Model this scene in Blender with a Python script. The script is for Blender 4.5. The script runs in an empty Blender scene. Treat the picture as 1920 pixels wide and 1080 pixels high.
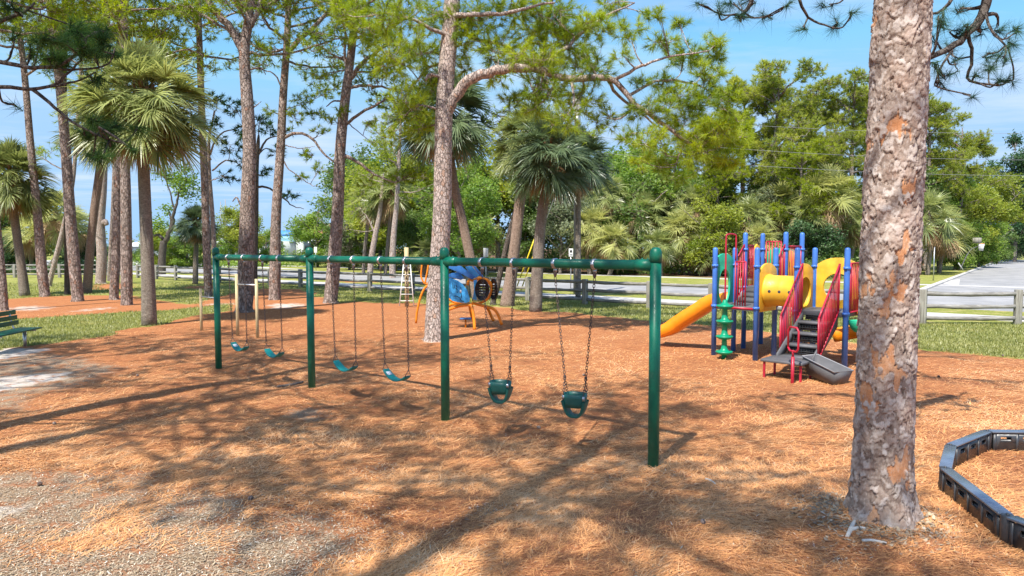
import bpy, math, random
import numpy as np
from math import radians as R, sin, cos, pi
from mathutils import Vector
from mathutils.geometry import tessellate_polygon

# ---------------------------------------------------------------- camera, sky, sun, exposure
scene = bpy.context.scene
CAMH = 2.5
F = 1280.0
PITCH = math.atan(76/1280)
cam_d = bpy.data.cameras.new('camera'); cam = bpy.data.objects.new('camera', cam_d)
scene.collection.objects.link(cam); scene.camera = cam
cam_d.sensor_width = 36; cam_d.lens = 36*F/1920
cam_d.clip_start = 0.05; cam_d.clip_end = 3000
cam.location = (0, 0, CAMH); cam.rotation_euler = (pi/2-PITCH, 0, 0)
SUN_EL = R(56); SUN_DIR = (0.5, 0.866)            # direction in which shadows fall on the ground
world = bpy.data.worlds.new('World'); scene.world = world; world.use_nodes = True
nt = world.node_tree; nt.nodes.clear()
def N(t, **kw):
    n = nt.nodes.new(t)
    for k, v in kw.items(): setattr(n, k, v)
    return n
wo = N('ShaderNodeOutputWorld'); bg = N('ShaderNodeBackground'); bg.inputs[1].default_value = 0.15
sky = N('ShaderNodeTexSky', sky_type='NISHITA'); sky.sun_disc = False
sky.sun_elevation = SUN_EL; sky.sun_rotation = R(210); sky.air_density = 1.0; sky.dust_density = 0.35; sky.ozone_density = 1.6
tc = N('ShaderNodeTexCoord'); sep = N('ShaderNodeSeparateXYZ'); nt.links.new(tc.outputs['Generated'], sep.inputs[0])
# wispy clouds on a plane at unit height above the viewer
mz = N('ShaderNodeMath', operation='MAXIMUM'); mz.inputs[1].default_value = 0.06; nt.links.new(sep.outputs[2], mz.inputs[0])
dv = N('ShaderNodeVectorMath', operation='DIVIDE'); cmb = N('ShaderNodeCombineXYZ')
for i in range(3): nt.links.new(mz.outputs[0], cmb.inputs[i])
nt.links.new(tc.outputs['Generated'], dv.inputs[0]); nt.links.new(cmb.outputs[0], dv.inputs[1])
mp = N('ShaderNodeMapping'); mp.inputs['Scale'].default_value = (0.55, 1.1, 1); mp.inputs['Location'].default_value = (3.1, 1.7, 0); nt.links.new(dv.outputs[0], mp.inputs[0])
nz = N('ShaderNodeTexNoise'); nz.inputs['Scale'].default_value = 0.8; nz.inputs['Detail'].default_value = 8; nz.inputs['Roughness'].default_value = 0.62; nt.links.new(mp.outputs[0], nz.inputs[0])
cr = N('ShaderNodeMapRange'); cr.inputs[1].default_value = 0.45; cr.inputs[2].default_value = 0.78; cr.inputs[3].default_value = 0.0; cr.inputs[4].default_value = 0.85; nt.links.new(nz.outputs[0], cr.inputs[0])
mx = N('ShaderNodeMix', data_type='RGBA'); nt.links.new(cr.outputs[0], mx.inputs[0])
hs = N('ShaderNodeHueSaturation'); hs.inputs['Saturation'].default_value = 1.1; hs.inputs['Value'].default_value = 1.0; hs.inputs['Hue'].default_value = 0.5
tint = N('ShaderNodeMix', data_type='RGBA', blend_type='MULTIPLY'); tint.inputs[0].default_value = 1; tint.inputs[7].default_value = (.76, .86, 1.42, 1); nt.links.new(sky.outputs[0], tint.inputs[6]); nt.links.new(tint.outputs[2], hs.inputs['Color']); lim = N('ShaderNodeMix', data_type='RGBA', blend_type='DARKEN'); lim.inputs[7].default_value = (1.42, 2.32, 3.50, 1)
lz = N('ShaderNodeMapRange'); lz.inputs[1].default_value = .35; lz.inputs[2].default_value = .65; lz.inputs[3].default_value = 1.0; lz.inputs[4].default_value = 0.0
nt.links.new(sep.outputs[2], lz.inputs[0]); nt.links.new(lz.outputs[0], lim.inputs[0]); nt.links.new(lz.outputs[0], tint.inputs[0]); nt.links.new(hs.outputs[0], lim.inputs[6]); nt.links.new(lim.outputs[2], mx.inputs[6]); mx.inputs[7].default_value = (2.7, 3.1, 3.7, 1)
nt.links.new(mx.outputs[2], bg.inputs[0]); nt.links.new(bg.outputs[0], wo.inputs[0])
sun_d = bpy.data.lights.new('sun', 'SUN'); sun = bpy.data.objects.new('sun', sun_d); scene.collection.objects.link(sun)
sun_d.energy = 4.2; sun_d.angle = R(0.53); sun_d.color = (1.0, 0.94, 0.86)
sd = Vector((SUN_DIR[0]*cos(SUN_EL), SUN_DIR[1]*cos(SUN_EL), -sin(SUN_EL)))
sun.rotation_euler = sd.to_track_quat('-Z', 'Y').to_euler(); sun.location = (-20, -30, 60)
scene.view_settings.view_transform = 'Standard'; scene.view_settings.look = 'None'
scene.view_settings.exposure = 1.0; scene.view_settings.gamma = 1
scene.render.engine = 'CYCLES'
scene.cycles.max_bounces = 6; scene.cycles.transparent_max_bounces = 8
scene.cycles.diffuse_bounces = 3; scene.cycles.glossy_bounces = 2; scene.cycles.transmission_bounces = 3

# ---------------------------------------------------------------- pixel helpers (photo 1920x1080)
cp, sp_ = cos(PITCH), sin(PITCH)
def ray(px, py):
    dx = (px-960)/F; dy = (540-py)/F
    return np.array([dx, cp+dy*sp_, -sp_+dy*cp])
def at(px, py, Y):
    d = ray(px, py); return np.array([0, 0, CAMH])+d*(Y/d[1])
def gr(px, py):
    d = ray(px, py); return np.array([0, 0, CAMH])+d*(-CAMH/d[2])
def project(P):
    P = np.asarray(P, float); v = P-np.array([0, 0, CAMH])
    f = v[:, 1]*cp-v[:, 2]*sp_; u = v[:, 1]*sp_+v[:, 2]*cp
    f = np.where(f < 0.3, np.nan, f)
    return 960+F*v[:, 0]/f, 540-F*u/f

# ---------------------------------------------------------------- mesh helpers
class MB:
    """collects vertices and faces; build() links them as ONE mesh object"""
    def __init__(s): s.v = []; s.f = []; s.n = 0; s.t = []; s.mi = []
    def add(s, V, Fs, tone=None, mi=0):
        V = np.asarray(V, float).reshape(-1, 3); Fs = np.asarray(Fs, np.int64)
        s.v.append(V); s.f.append(Fs+s.n); s.n += len(V); s.mi.append(mi)
        s.t.append(np.zeros(len(V)) if tone is None else np.broadcast_to(tone, (len(V),)).astype(float))
        return s
    def build(s, name, mat, parent=None, smooth=False, origin=None, attr=None):
        V = np.concatenate(s.v)
        off = np.zeros(3)
        if origin is not None: off = np.asarray(origin, float)
        elif parent is not None:
            p = parent; off = np.zeros(3)
            while p is not None: off = off+np.array(p.location); p = p.parent
        V = V-off
        me = bpy.data.meshes.new(name)
        me.vertices.add(len(V)); me.vertices.foreach_set('co', V.astype(np.float32).ravel())
        lv = np.concatenate([f.ravel() for f in s.f])
        tot = np.concatenate([np.full(len(f), f.shape[1]) for f in s.f])
        mi = np.concatenate([np.full(len(f), m) for f, m in zip(s.f, s.mi)])
        st = np.concatenate([[0], np.cumsum(tot)[:-1]])
        me.loops.add(len(lv)); me.loops.foreach_set('vertex_index', lv.astype(np.int32))
        me.polygons.add(len(tot)); me.polygons.foreach_set('loop_start', st.astype(np.int32))
        me.polygons.foreach_set('material_index', mi.astype(np.int32))
        if smooth: me.polygons.foreach_set('use_smooth', np.ones(len(tot), bool))
        me.update(calc_edges=True)
        T = np.concatenate(s.t)
        if attr or T.any():
            a = me.attributes.new('tone', 'FLOAT', 'POINT'); a.data.foreach_set('value', T.astype(np.float32))
        for m in (mat if isinstance(mat, (list, tuple)) else [mat]): me.materials.append(m)
        o = bpy.data.objects.new(name, me); scene.collection.objects.link(o)
        if parent is not None: o.parent = parent
        elif origin is not None: o.location = off
        return o
def nrm(v, ax=-1):
    return v/np.maximum(np.linalg.norm(v, axis=ax, keepdims=True), 1e-9)
def tubes(mb, P, Rr, sides=6, cap=True, tone=None, mi=0):
    """P (N,K,3), Rr (N,K)"""
    P = np.asarray(P, float); Rr = np.asarray(Rr, float)
    if P.ndim == 2: P = P[None]; Rr = np.broadcast_to(Rr, (1, P.shape[1]))
    N_, K = P.shape[:2]; Rr = np.broadcast_to(Rr, (N_, K))
    T = np.empty_like(P); T[:, 1:-1] = P[:, 2:]-P[:, :-2]; T[:, 0] = P[:, 1]-P[:, 0]; T[:, -1] = P[:, -1]-P[:, -2]
    T = nrm(T)
    if N_ == 1 and K > 2:                       # parallel transport for single tubes
        U = np.empty_like(P); t0 = T[0, 0]; a = np.eye(3)[np.argmin(np.abs(t0))]
        u = nrm(np.cross(t0, a)); U[0, 0] = u
        for k in range(1, K):
            u = u-T[0, k]*np.dot(u, T[0, k]); u = u/max(np.linalg.norm(u), 1e-9); U[0, k] = u
    else:
        m = np.argmin(np.abs(nrm(P[:, -1]-P[:, 0])), axis=1); a = np.eye(3)[m][:, None, :]
        U = nrm(np.cross(T, np.broadcast_to(a, T.shape)))
    W = np.cross(T, U)
    ang = np.arange(sides)*2*pi/sides
    V = P[:, :, None]+Rr[:, :, None, None]*(U[:, :, None]*np.cos(ang)[None, None, :, None]+W[:, :, None]*np.sin(ang)[None, None, :, None])
    i = np.arange(N_)[:, None, None]*K*sides; k = np.arange(K-1)[None, :, None]*sides; s = np.arange(sides)[None, None]
    s2 = (s+1) % sides
    Fq = np.stack([i+k+s, i+k+s2, i+k+sides+s2, i+k+sides+s], -1).reshape(-1, 4)
    tn = None if tone is None else np.broadcast_to(np.asarray(tone).reshape(-1, 1), (N_, K*sides)).ravel()
    mb.add(V, Fq, tn, mi)
    if cap and N_ == 1:
        n0 = mb.n-K*sides
        mb.f.append(np.array([list(range(n0+sides-1, n0-1, -1))])); mb.mi.append(mi)
        mb.f.append(np.array([list(range(n0+(K-1)*sides, n0+K*sides))])); mb.mi.append(mi)
    return mb
def smooth(pts, n=16):
    pts = np.asarray(pts, float); m = len(pts)
    if m < 3: 
        t = np.linspace(0, 1, n)[:, None]; return pts[0]*(1-t)+pts[-1]*t
    q = np.vstack([2*pts[0]-pts[1], pts, 2*pts[-1]-pts[-2]]); out = []
    for u in np.linspace(0, m-1, n):
        i = min(int(u), m-2); t = u-i; a, b, c, d = q[i:i+4]
        out.append(.5*((2*b)+(-a+c)*t+(2*a-5*b+4*c-d)*t*t+(-a+3*b-3*c+d)*t**3))
    return np.array(out)
def interp(vals, n):
    return np.interp(np.linspace(0, 1, n), np.linspace(0, 1, len(vals)), vals)
def tube(mb, pts, r, sides=10, n=None, mi=0):
    pts = np.asarray(pts, float)
    if n: pts = smooth(pts, n)
    rr = interp(r, len(pts)) if hasattr(r, '__len__') else np.full(len(pts), r)
    return tubes(mb, pts[None], rr[None], sides, mi=mi)
def box(mb, c, size, rz=0, ax=None, mi=0):
    """ax: optional 3x3 rows = local axes"""
    c = np.asarray(c, float); h = np.asarray(size, float)/2
    A = np.asarray(ax, float) if ax is not None else np.array([[cos(rz), sin(rz), 0], [-sin(rz), cos(rz), 0], [0, 0, 1]])
    s = np.array([[x, y, z] for x in (-1, 1) for y in (-1, 1) for z in (-1, 1)])*h
    return mb.add(c+s@A, [[0, 1, 3, 2], [4, 6, 7, 5], [0, 4, 5, 1], [2, 3, 7, 6], [0, 2, 6, 4], [1, 5, 7, 3]], mi=mi)
def bar(mb, p, q, w, h, up=(0, 0, 1), mi=0):
    p = np.asarray(p, float); q = np.asarray(q, float); d = q-p; L = np.linalg.norm(d); d = d/L
    u = np.cross(np.asarray(up, float), d); u = u/max(np.linalg.norm(u), 1e-9); v = np.cross(d, u)
    return box(mb, (p+q)/2, (L, w, h), ax=np.array([d, u, v]), mi=mi)
def lathe(mb, prof, c, axis=(0, 0, 1), sides=24, mi=0):
    c = np.asarray(c, float); a = nrm(np.asarray(axis, float)); e = np.eye(3)[np.argmin(np.abs(a))]
    u = nrm(np.cross(a, e)); w = np.cross(a, u); ang = np.arange(sides)*2*pi/sides
    V = [c+a*z+r*(u*cos(t)+w*sin(t)) for r, z in prof for t in ang]
    K = len(prof); Fq = [[k*sides+s, k*sides+(s+1) % sides, (k+1)*sides+(s+1) % sides, (k+1)*sides+s] for k in range(K-1) for s in range(sides)]
    return mb.add(V, Fq, mi=mi)
def panel(mb, outer, holes, O, U, W, th, mi=0):
    """flat plate of thickness th from a 2-D outline with holes; O origin, U/W axes in space"""
    O = np.asarray(O, float); U = np.asarray(U, float); W = np.asarray(W, float); Nn = nrm(np.cross(U, W))
    loops = [outer]+holes; flat = [p for l in loops for p in l]
    tris = tessellate_polygon([[Vector((p[0], p[1], 0)) for p in l] for l in loops])
    P2 = np.array(flat); base = O+P2[:, :1]*U+P2[:, 1:2]*W
    n = len(flat); V = np.vstack([base-Nn*th/2, base+Nn*th/2])
    tr = np.array(tris)
    mb.add(V, np.vstack([tr[:, ::-1], tr+n]), mi=mi)
    s = 0; q = []
    for l in loops:
        m = len(l)
        for i in range(m): a, b = s+i, s+(i+1) % m; q.append([a, b, b+n, a+n])
        s += m
    mb.f.append(np.array(q)+(mb.n-2*n)); mb.mi.append(mi)
    return mb
def circ(cx, cy, rx, ry=None, n=24):
    ry = ry or rx
    return [(cx+rx*cos(2*pi*i/n), cy+ry*sin(2*pi*i/n)) for i in range(n)]
def bevel(o, w=0.008, seg=2):
    m = o.modifiers.new('bevel', 'BEVEL'); m.width = w; m.segments = seg; m.limit_method = 'ANGLE'; m.angle_limit = R(40); return o
# tagging
def tag(o, label=None, cat=None, group=None, kind=None):
    if label: o['label'] = label
    if cat: o['category'] = cat
    if group: o['group'] = group
    if kind: o['kind'] = kind
    return o
def thing(name, loc, label, cat, group=None):
    o = bpy.data.objects.new(name, None); scene.collection.objects.link(o); o.location = loc; o.empty_display_size = .2
    return tag(o, label, cat, group)
def dup(root, loc, rz=0, label=None, scale=1.0, group=None):
    c = root.copy(); scene.collection.objects.link(c); c.location = loc; c.rotation_euler = (0, 0, rz)
    c.scale = (scale,)*3 if not hasattr(scale, '__len__') else scale
    if label: c['label'] = label
    if group: c['group'] = group
    for ch in root.children:
        d = ch.copy(); scene.collection.objects.link(d); d.parent = c
        for g in ch.children:
            e = g.copy(); scene.collection.objects.link(e); e.parent = d
    return c
rng = np.random.default_rng(7); random.seed(7)
def noise2(x, y, seed=0, octaves=4, scale=1.0):
    """cheap value noise on numpy arrays, about -1..1"""
    out = 0; amp = 1; tot = 0
    for o in range(octaves):
        sx = x/scale*2**o+seed*17.3; sy = y/scale*2**o-seed*9.1
        xi = np.floor(sx); yi = np.floor(sy); fx = sx-xi; fy = sy-yi
        fx = fx*fx*(3-2*fx); fy = fy*fy*(3-2*fy)
        h = lambda a, b: np.modf(np.abs(np.sin(a*127.1+b*311.7+seed*13.7+o*5.1)*43758.5453))[0]*2-1
        out = out+amp*((h(xi, yi)*(1-fx)+h(xi+1, yi)*fx)*(1-fy)+(h(xi, yi+1)*(1-fx)+h(xi+1, yi+1)*fx)*fy)
        tot += amp; amp *= .5
    return out/tot

# ---------------------------------------------------------------- materials
def newmat(name):
    m = bpy.data.materials.new(name); m.use_nodes = True; t = m.node_tree; t.nodes.clear()
    o = t.nodes.new('ShaderNodeOutputMaterial'); p = t.nodes.new('ShaderNodeBsdfPrincipled'); t.links.new(p.outputs[0], o.inputs[0])
    return m, t, p
class G:
    """tiny node-graph writer"""
    def __init__(s, t): s.t = t
    def n(s, typ, ins=None, **kw):
        x = s.t.nodes.new(typ)
        for k, v in kw.items(): setattr(x, k, v)
        for k, v in (ins or {}).items():
            i = x.inputs[k]
            if isinstance(v, bpy.types.NodeSocket): s.t.links.new(v, i)
            else: i.default_value = v
        return x
    def obj(s): return s.n('ShaderNodeTexCoord').outputs['Object']
    def map(s, v, scale=(1, 1, 1), rot=(0, 0, 0), loc=(0, 0, 0)):
        return s.n('ShaderNodeMapping', {0: v, 'Scale': scale, 'Rotation': rot, 'Location': loc}).outputs[0]
    def noise(s, v, scale, detail=4, rough=.55, dist=0): return s.n('ShaderNodeTexNoise', {'Vector': v, 'Scale': scale, 'Detail': detail, 'Roughness': rough, 'Distortion': dist}).outputs[0]
    def vor(s, v, scale, feature='F1', out='Distance', rnd=1.0): return s.n('ShaderNodeTexVoronoi', {'Vector': v, 'Scale': scale, 'Randomness': rnd}, feature=feature).outputs[out]
    def mix(s, f, a, b, mode='MIX'):
        x = s.n('ShaderNodeMix', data_type='RGBA', blend_type=mode)
        for i, v in ((0, f), (6, a), (7, b)):
            if isinstance(v, bpy.types.NodeSocket): s.t.links.new(v, x.inputs[i])
            else: x.inputs[i].default_value = v if i == 0 or len(v) == 4 else (*v, 1)
        return x.outputs[2]
    def ramp(s, f, a, b, c=0.0, d=1.0, sm=True):
        x = s.n('ShaderNodeMapRange', {0: f, 1: a, 2: b, 3: c, 4: d}, interpolation_type='SMOOTHSTEP' if sm else 'LINEAR'); return x.outputs[0]
    def math(s, op, a, b=0.0):
        return s.n('ShaderNodeMath', {0: a, 1: b}, operation=op).outputs[0]
    def attr(s, name): return s.n('ShaderNodeAttribute', attribute_name=name).outputs['Fac']
    def bump(s, h, strength=.5, dist=.02, normal=None):
        d = {'Height': h, 'Strength': strength, 'Distance': dist}
        if normal is not None: d['Normal'] = normal
        return s.n('ShaderNodeBump', d).outputs[0]
def paint(name, col, rough=.4, var=.12, bump=0.1, spec=.5, metal=0, dirt=.25):
    """painted / moulded surface with faint unevenness and worn patches"""
    m, t, p = newmat(name); g = G(t); o = g.obj()
    a = g.noise(o, 3.0, 5); b = g.noise(o, 28.0, 3)
    c = g.mix(g.ramp(a, .35, .7), tuple(x*(1-var) for x in col), tuple(min(1, x*(1+var)) for x in col))
    du = g.ramp(g.noise(g.map(o, loc=(5, 2, 8)), 7, 6, .7), .56, .8, 0, dirt)
    c = g.mix(du, c, (.33, .27, .20))
    t.links.new(c, p.inputs['Base Color']); p.inputs['Metallic'].default_value = metal
    t.links.new(g.ramp(b, .3, .7, rough*.85, min(1, rough*1.25)), p.inputs['Roughness']); p.inputs['Specular IOR Level'].default_value = spec
    if bump: t.links.new(g.bump(b, bump, .003), p.inputs['Normal'])
    return m
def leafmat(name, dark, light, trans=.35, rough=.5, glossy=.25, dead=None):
    """foliage: the 'tone' attribute of each leaf picks a colour between its dark and light leaf colours"""
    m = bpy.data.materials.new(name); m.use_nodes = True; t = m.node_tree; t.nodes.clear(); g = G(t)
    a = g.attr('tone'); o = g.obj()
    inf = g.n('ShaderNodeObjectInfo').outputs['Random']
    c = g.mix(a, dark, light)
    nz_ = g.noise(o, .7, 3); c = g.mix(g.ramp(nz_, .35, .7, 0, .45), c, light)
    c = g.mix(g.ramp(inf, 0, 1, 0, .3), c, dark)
    if dead: c = g.mix(g.ramp(a, .93, .97), c, dead)
    d = g.n('ShaderNodeBsdfDiffuse', {'Color': c}).outputs[0]
    hs_ = g.n('ShaderNodeHueSaturation', {'Color': c, 'Saturation': 1.1, 'Value': 1.7, 'Hue': .49}).outputs[0]
    tr = g.n('ShaderNodeBsdfTranslucent', {'Color': hs_}).outputs[0]
    gl = g.n('ShaderNodeBsdfGlossy', {'Color': (.5, .5, .5, 1), 'Roughness': rough}).outputs[0]
    s1 = g.n('ShaderNodeMixShader', {0: trans, 1: d, 2: tr}).outputs[0]
    s2 = g.n('ShaderNodeMixShader', {0: glossy*.3, 1: s1, 2: gl}).outputs[0]
    out = g.n('ShaderNodeOutputMaterial'); t.links.new(s2, out.inputs[0]); return m
def bark(name, base, crack, plate2, sc=1.0, flake=(.42, .2, .1), stretch=.45, amt=.25):
    m, t, p = newmat(name); g = G(t); o = g.obj()
    w = g.n('ShaderNodeVectorMath', {0: o, 1: g.n('ShaderNodeVectorMath', {0: g.n('ShaderNodeTexNoise', {'Vector': o, 'Scale': 9.0*sc, 'Detail': 5, 'Roughness': .65}).outputs['Color'], 3: .13/sc}, operation='SCALE').outputs[0]}, operation='ADD').outputs[0]
    v = g.map(w, scale=(1, 1, stretch))
    e = g.vor(v, 12*sc, 'DISTANCE_TO_EDGE'); cc = g.vor(v, 12*sc, 'F1', 'Color'); cs = g.n('ShaderNodeSeparateColor', {0: cc})
    f = g.noise(g.map(o, scale=(1, 1, .4)), 34*sc, 6, .75); e = g.math('ADD', e, g.math('MULTIPLY', g.math('SUBTRACT', f, .5), .16))
    c = g.mix(cs.outputs[0], base, plate2); c = g.mix(g.ramp(cs.outputs[1], 1-amt, 1-amt+.05, 0, .85), c, flake)
    c = g.mix(g.ramp(f, .5, .75, .0, .6), c, tuple(min(.7, x*1.7) for x in base)); c = g.mix(g.ramp(f, .28, .48, .7, 0), c, crack)
    c = g.mix(g.ramp(e, 0.0, .07, .6, 0), c, crack)
    t.links.new(c, p.inputs['Base Color']); p.inputs['Roughness'].default_value = .95; p.inputs['Specular IOR Level'].default_value = .15
    h = g.math('ADD', g.ramp(e, 0, .12), g.math('MULTIPLY', f, .8)); h = g.math('ADD', h, g.math('MULTIPLY', cs.outputs[2], .5))
    t.links.new(g.bump(h, 1.0, .06/sc), p.inputs['Normal']); return m
M = {}
M['green'] = paint('green powder coat', (.002, .125, .072), .38, .16, .08, .4, dirt=.14)
M['green_plastic'] = paint('green moulded plastic', (.0, .26, .13), .35, .1, dirt=.15)
M['green_light'] = paint('light green moulded plastic', (.02, .42, .22), .4, .1, dirt=.15)
M['teal'] = paint('teal rubber', (.0, .20, .19), .5, .12, dirt=.2)
M['bucket'] = paint('dark teal rubber', (.005, .105, .085), .45, .15, dirt=.2)
M['steel'] = paint('galvanised steel', (.52, .53, .54), .35, .1, metal=.85, dirt=.1)
M['chain'] = paint('dark coated chain', (.075, .05, .042), .55, .2, dirt=.2)
M['blue'] = paint('blue powder coat', (.05, .165, .52), .42, .16, dirt=.18)
M['red'] = paint('red powder coat', (.42, .012, .035), .42, .18, dirt=.15)
M['yellow'] = paint('yellow moulded plastic', (.74, .42, .03), .45, .14, dirt=.28)
M['orange'] = paint('orange moulded plastic', (.85, .27, .008), .4, .1, dirt=.12)
M['orange_steel'] = paint('orange powder coat', (.78, .24, .01), .35, .15, dirt=.12)
M['skyblue'] = paint('light blue panel', (.05, .33, .68), .35, .08, dirt=.1)
M['wingblue'] = paint('mid blue panel', (.03, .15, .42), .35, .1, dirt=.1)
M['black'] = paint('black net panel', (.006, .006, .007), .6, .1, dirt=.0)
M['deck'] = paint('dark grey coated deck', (.095, .095, .10), .55, .15, dirt=.25)
M['black_plastic'] = paint('weathered black plastic', (.042, .046, .052), .34, .3, .12, dirt=.3)
M['border_top'] = paint('worn black plastic tinted with sky sheen', (.10, .125, .16), .24, .2, .08, .9, dirt=.25)  # bluish base colour paints in the sky reflected on the top faces
M['bench'] = paint('dark green bench slats', (.008, .10, .055), .4, .15, dirt=.15)
M['white'] = paint('white paint', (.75, .75, .72), .5, .06, dirt=.15)
M['signface'] = paint('grey white sign face', (.62, .64, .66), .4, .05, dirt=.1)
M['signback'] = paint('bare aluminium sign back', (.42, .43, .44), .45, .05, dirt=.1)
M['orange_sign'] = paint('orange warning sign', (.9, .3, .01), .5, .05, dirt=.0)
M['label'] = paint('white sticker', (.75, .77, .78), .5, .03, dirt=0)
M['yellow_guard'] = paint('yellow guard', (.85, .62, .02), .5, .05, dirt=0)
M['roof_tile'] = paint('terracotta roof', (.50, .20, .11), .8, .2, dirt=.2)
M['roof_blue'] = paint('blue canopy', (.05, .22, .55), .5, .1, dirt=.0)
M['wall_pale'] = paint('pale rendered wall', (.62, .66, .66), .8, .05, dirt=.1)
M['wall_teal'] = paint('pale teal wall', (.25, .48, .55), .8, .05, dirt=.1)
M['glass_dark'] = paint('dark window glass', (.04, .055, .07), .12, .1, dirt=0)
M['cable'] = paint('grey cable', (.25, .25, .26), .6, .1, dirt=0)
M['net'] = paint('white net cord', (.7, .7, .7), .7, .1, dirt=0)
def woodmat(name, a, b, rough=.85, sc=1.0, zaxis=True):
    m, t, p = newmat(name); g = G(t); o = g.obj()
    n1 = g.noise(g.map(o, scale=(14*sc, 14*sc, 1.2*sc) if zaxis else (2*sc, 2*sc, 22*sc)), 1.6, 6, .65, .4); n2 = g.noise(o, 2.2, 3)
    c = g.mix(g.ramp(n1, .3, .7), a, b); c = g.mix(g.ramp(n2, .35, .7, 0, .35), c, tuple(x*.6 for x in a))
    t.links.new(c, p.inputs['Base Color']); p.inputs['Roughness'].default_value = rough; p.inputs['Specular IOR Level'].default_value = .2
    t.links.new(g.bump(n1, .5, .01), p.inputs['Normal']); return m
M['old_wood'] = woodmat('weathered grey timber', (.17, .155, .13), (.38, .37, .32), sc=.6)
M['old_rail'] = woodmat('weathered grey rail', (.15, .14, .125), (.34, .33, .30), zaxis=False)
M['new_wood'] = woodmat('pale treated timber', (.46, .36, .19), (.62, .52, .31))
M['pole_wood'] = woodmat('grey utility pole timber', (.26, .25, .23), (.40, .39, .36))
M['dark_stick'] = woodmat('dark weathered stick', (.10, .08, .07), (.2, .17, .14))
M['stick'] = woodmat('bleached dead stick', (.55, .50, .42), (.75, .71, .62))
M['bark'] = bark('grey brown pine bark', (.29, .225, .19), (.075, .055, .045), (.48, .39, .34), 1.0, flake=(.34, .19, .13), amt=.08)
M['bark_light'] = bark('pale flaking pine bark', (.47, .37, .315), (.13, .095, .078), (.60, .50, .44), 1.3, flake=(.48, .31, .22), amt=.10)
M['bark_far'] = bark('distant pine bark', (.30, .25, .215), (.12, .10, .085), (.42, .36, .31), .6, amt=.05)
M['bark_dark'] = bark('dark oak bark', (.12, .10, .085), (.04, .035, .03), (.18, .155, .13), 1.4, amt=.0)
M['palm_trunk'] = bark('fibrous palm trunk', (.29, .24, .195), (.12, .095, .075), (.44, .375, .305), 1.5, stretch=1.9, amt=.0)
M['palm_red'] = bark('reddish palm trunk', (.34, .245, .19), (.13, .09, .07), (.50, .38, .30), 1.5, stretch=1.9, amt=.0)
M['needle'] = leafmat('pine needles', (.10, .18, .014), (.44, .52, .05), .45, glossy=.15)
M['needle_dark'] = leafmat('dark pine needles tinted with shade', (.02, .06, .018), (.08, .17, .035), .35, glossy=.1)  # darker greens stand in for the shade on the hanging branches
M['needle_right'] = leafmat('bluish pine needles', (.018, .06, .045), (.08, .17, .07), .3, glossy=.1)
M['needle_far'] = leafmat('far pine needles', (.14, .20, .03), (.46, .49, .08), .5, glossy=.1)
M['needle_yellow'] = leafmat('yellow green pine needles', (.17, .24, .015), (.46, .51, .05), .4, glossy=.1)
M['frond'] = leafmat('palm frond', (.06, .10, .028), (.42, .46, .16), .35, .4, .3)
M['frond_dark'] = leafmat('dark palm frond', (.035, .075, .035), (.17, .23, .10), .3, .4, .45)
M['frond_yellow'] = leafmat('yellowing palm frond', (.16, .20, .05), (.50, .50, .18), .35, .5, .25)
M['frond_dead'] = leafmat('dead palm frond', (.20, .11, .05), (.52, .38, .23), .25, .6, .1)
M['leaf'] = leafmat('broad leaves', (.06, .12, .025), (.23, .32, .08), .4, glossy=.15)
M['leaf_bright'] = leafmat('bright broad leaves', (.09, .18, .025), (.30, .41, .075), .42, glossy=.15)
M['leaf_yellow'] = leafmat('yellow green leaves', (.14, .20, .02), (.40, .43, .07), .42, glossy=.15)
M['leaf_dark'] = leafmat('dark vine leaves', (.03, .08, .03), (.12, .21, .08), .35, glossy=.15)
M['leaf_grey'] = leafmat('grey green leaves', (.11, .15, .07), (.33, .36, .21), .35, glossy=.15)
# ---------------------------------------------------------------- ground
SCUFF = [(1.61-2.58*s_, 7.65+2.165*s_) for s_ in (.323, .696, 1.28, 1.72, 2.28, 2.76)]      # hollows worn under the swing seats
MOUND = [(3.3, 6.08, .45, .07), (-2.05, 18.2, 1.2, .09)]                                   # straw piled at the pine bases
def gz(x, y):
    x = np.asarray(x, float); y = np.asarray(y, float)
    f = np.clip((20-y)/4, 0, 1)*np.clip((y+8)/3, 0, 1)
    z = .045*noise2(x, y, 3, 3, 2.6)+.022*noise2(x, y, 5, 3, .55)
    for s_ in (.18, .40, .72, 1.28, 1.60, 1.88) if False else SCUFF: z = z-.085*np.exp(-(((x-s_[0])**2+(y-s_[1])**2)/.30))
    for s_ in MOUND: z = z+s_[3]*np.exp(-(((x-s_[0])**2+(y-s_[1])**2)/s_[2]))
    return f*z
def inpoly(px, py, poly):
    c = np.zeros(px.shape, bool); n = len(poly); j = n-1
    for i in range(n):
        xi, yi = poly[i]; xj, yj = poly[j]
        with np.errstate(all='ignore'):
            c ^= ((yi > py) != (yj > py)) & (px < (xj-xi)*(py-yi)/(yj-yi+1e-12)+xi)
        j = i
    return c
def W2(pts): return [tuple(gr(px, py)[:2]) for px, py in pts]
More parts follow.
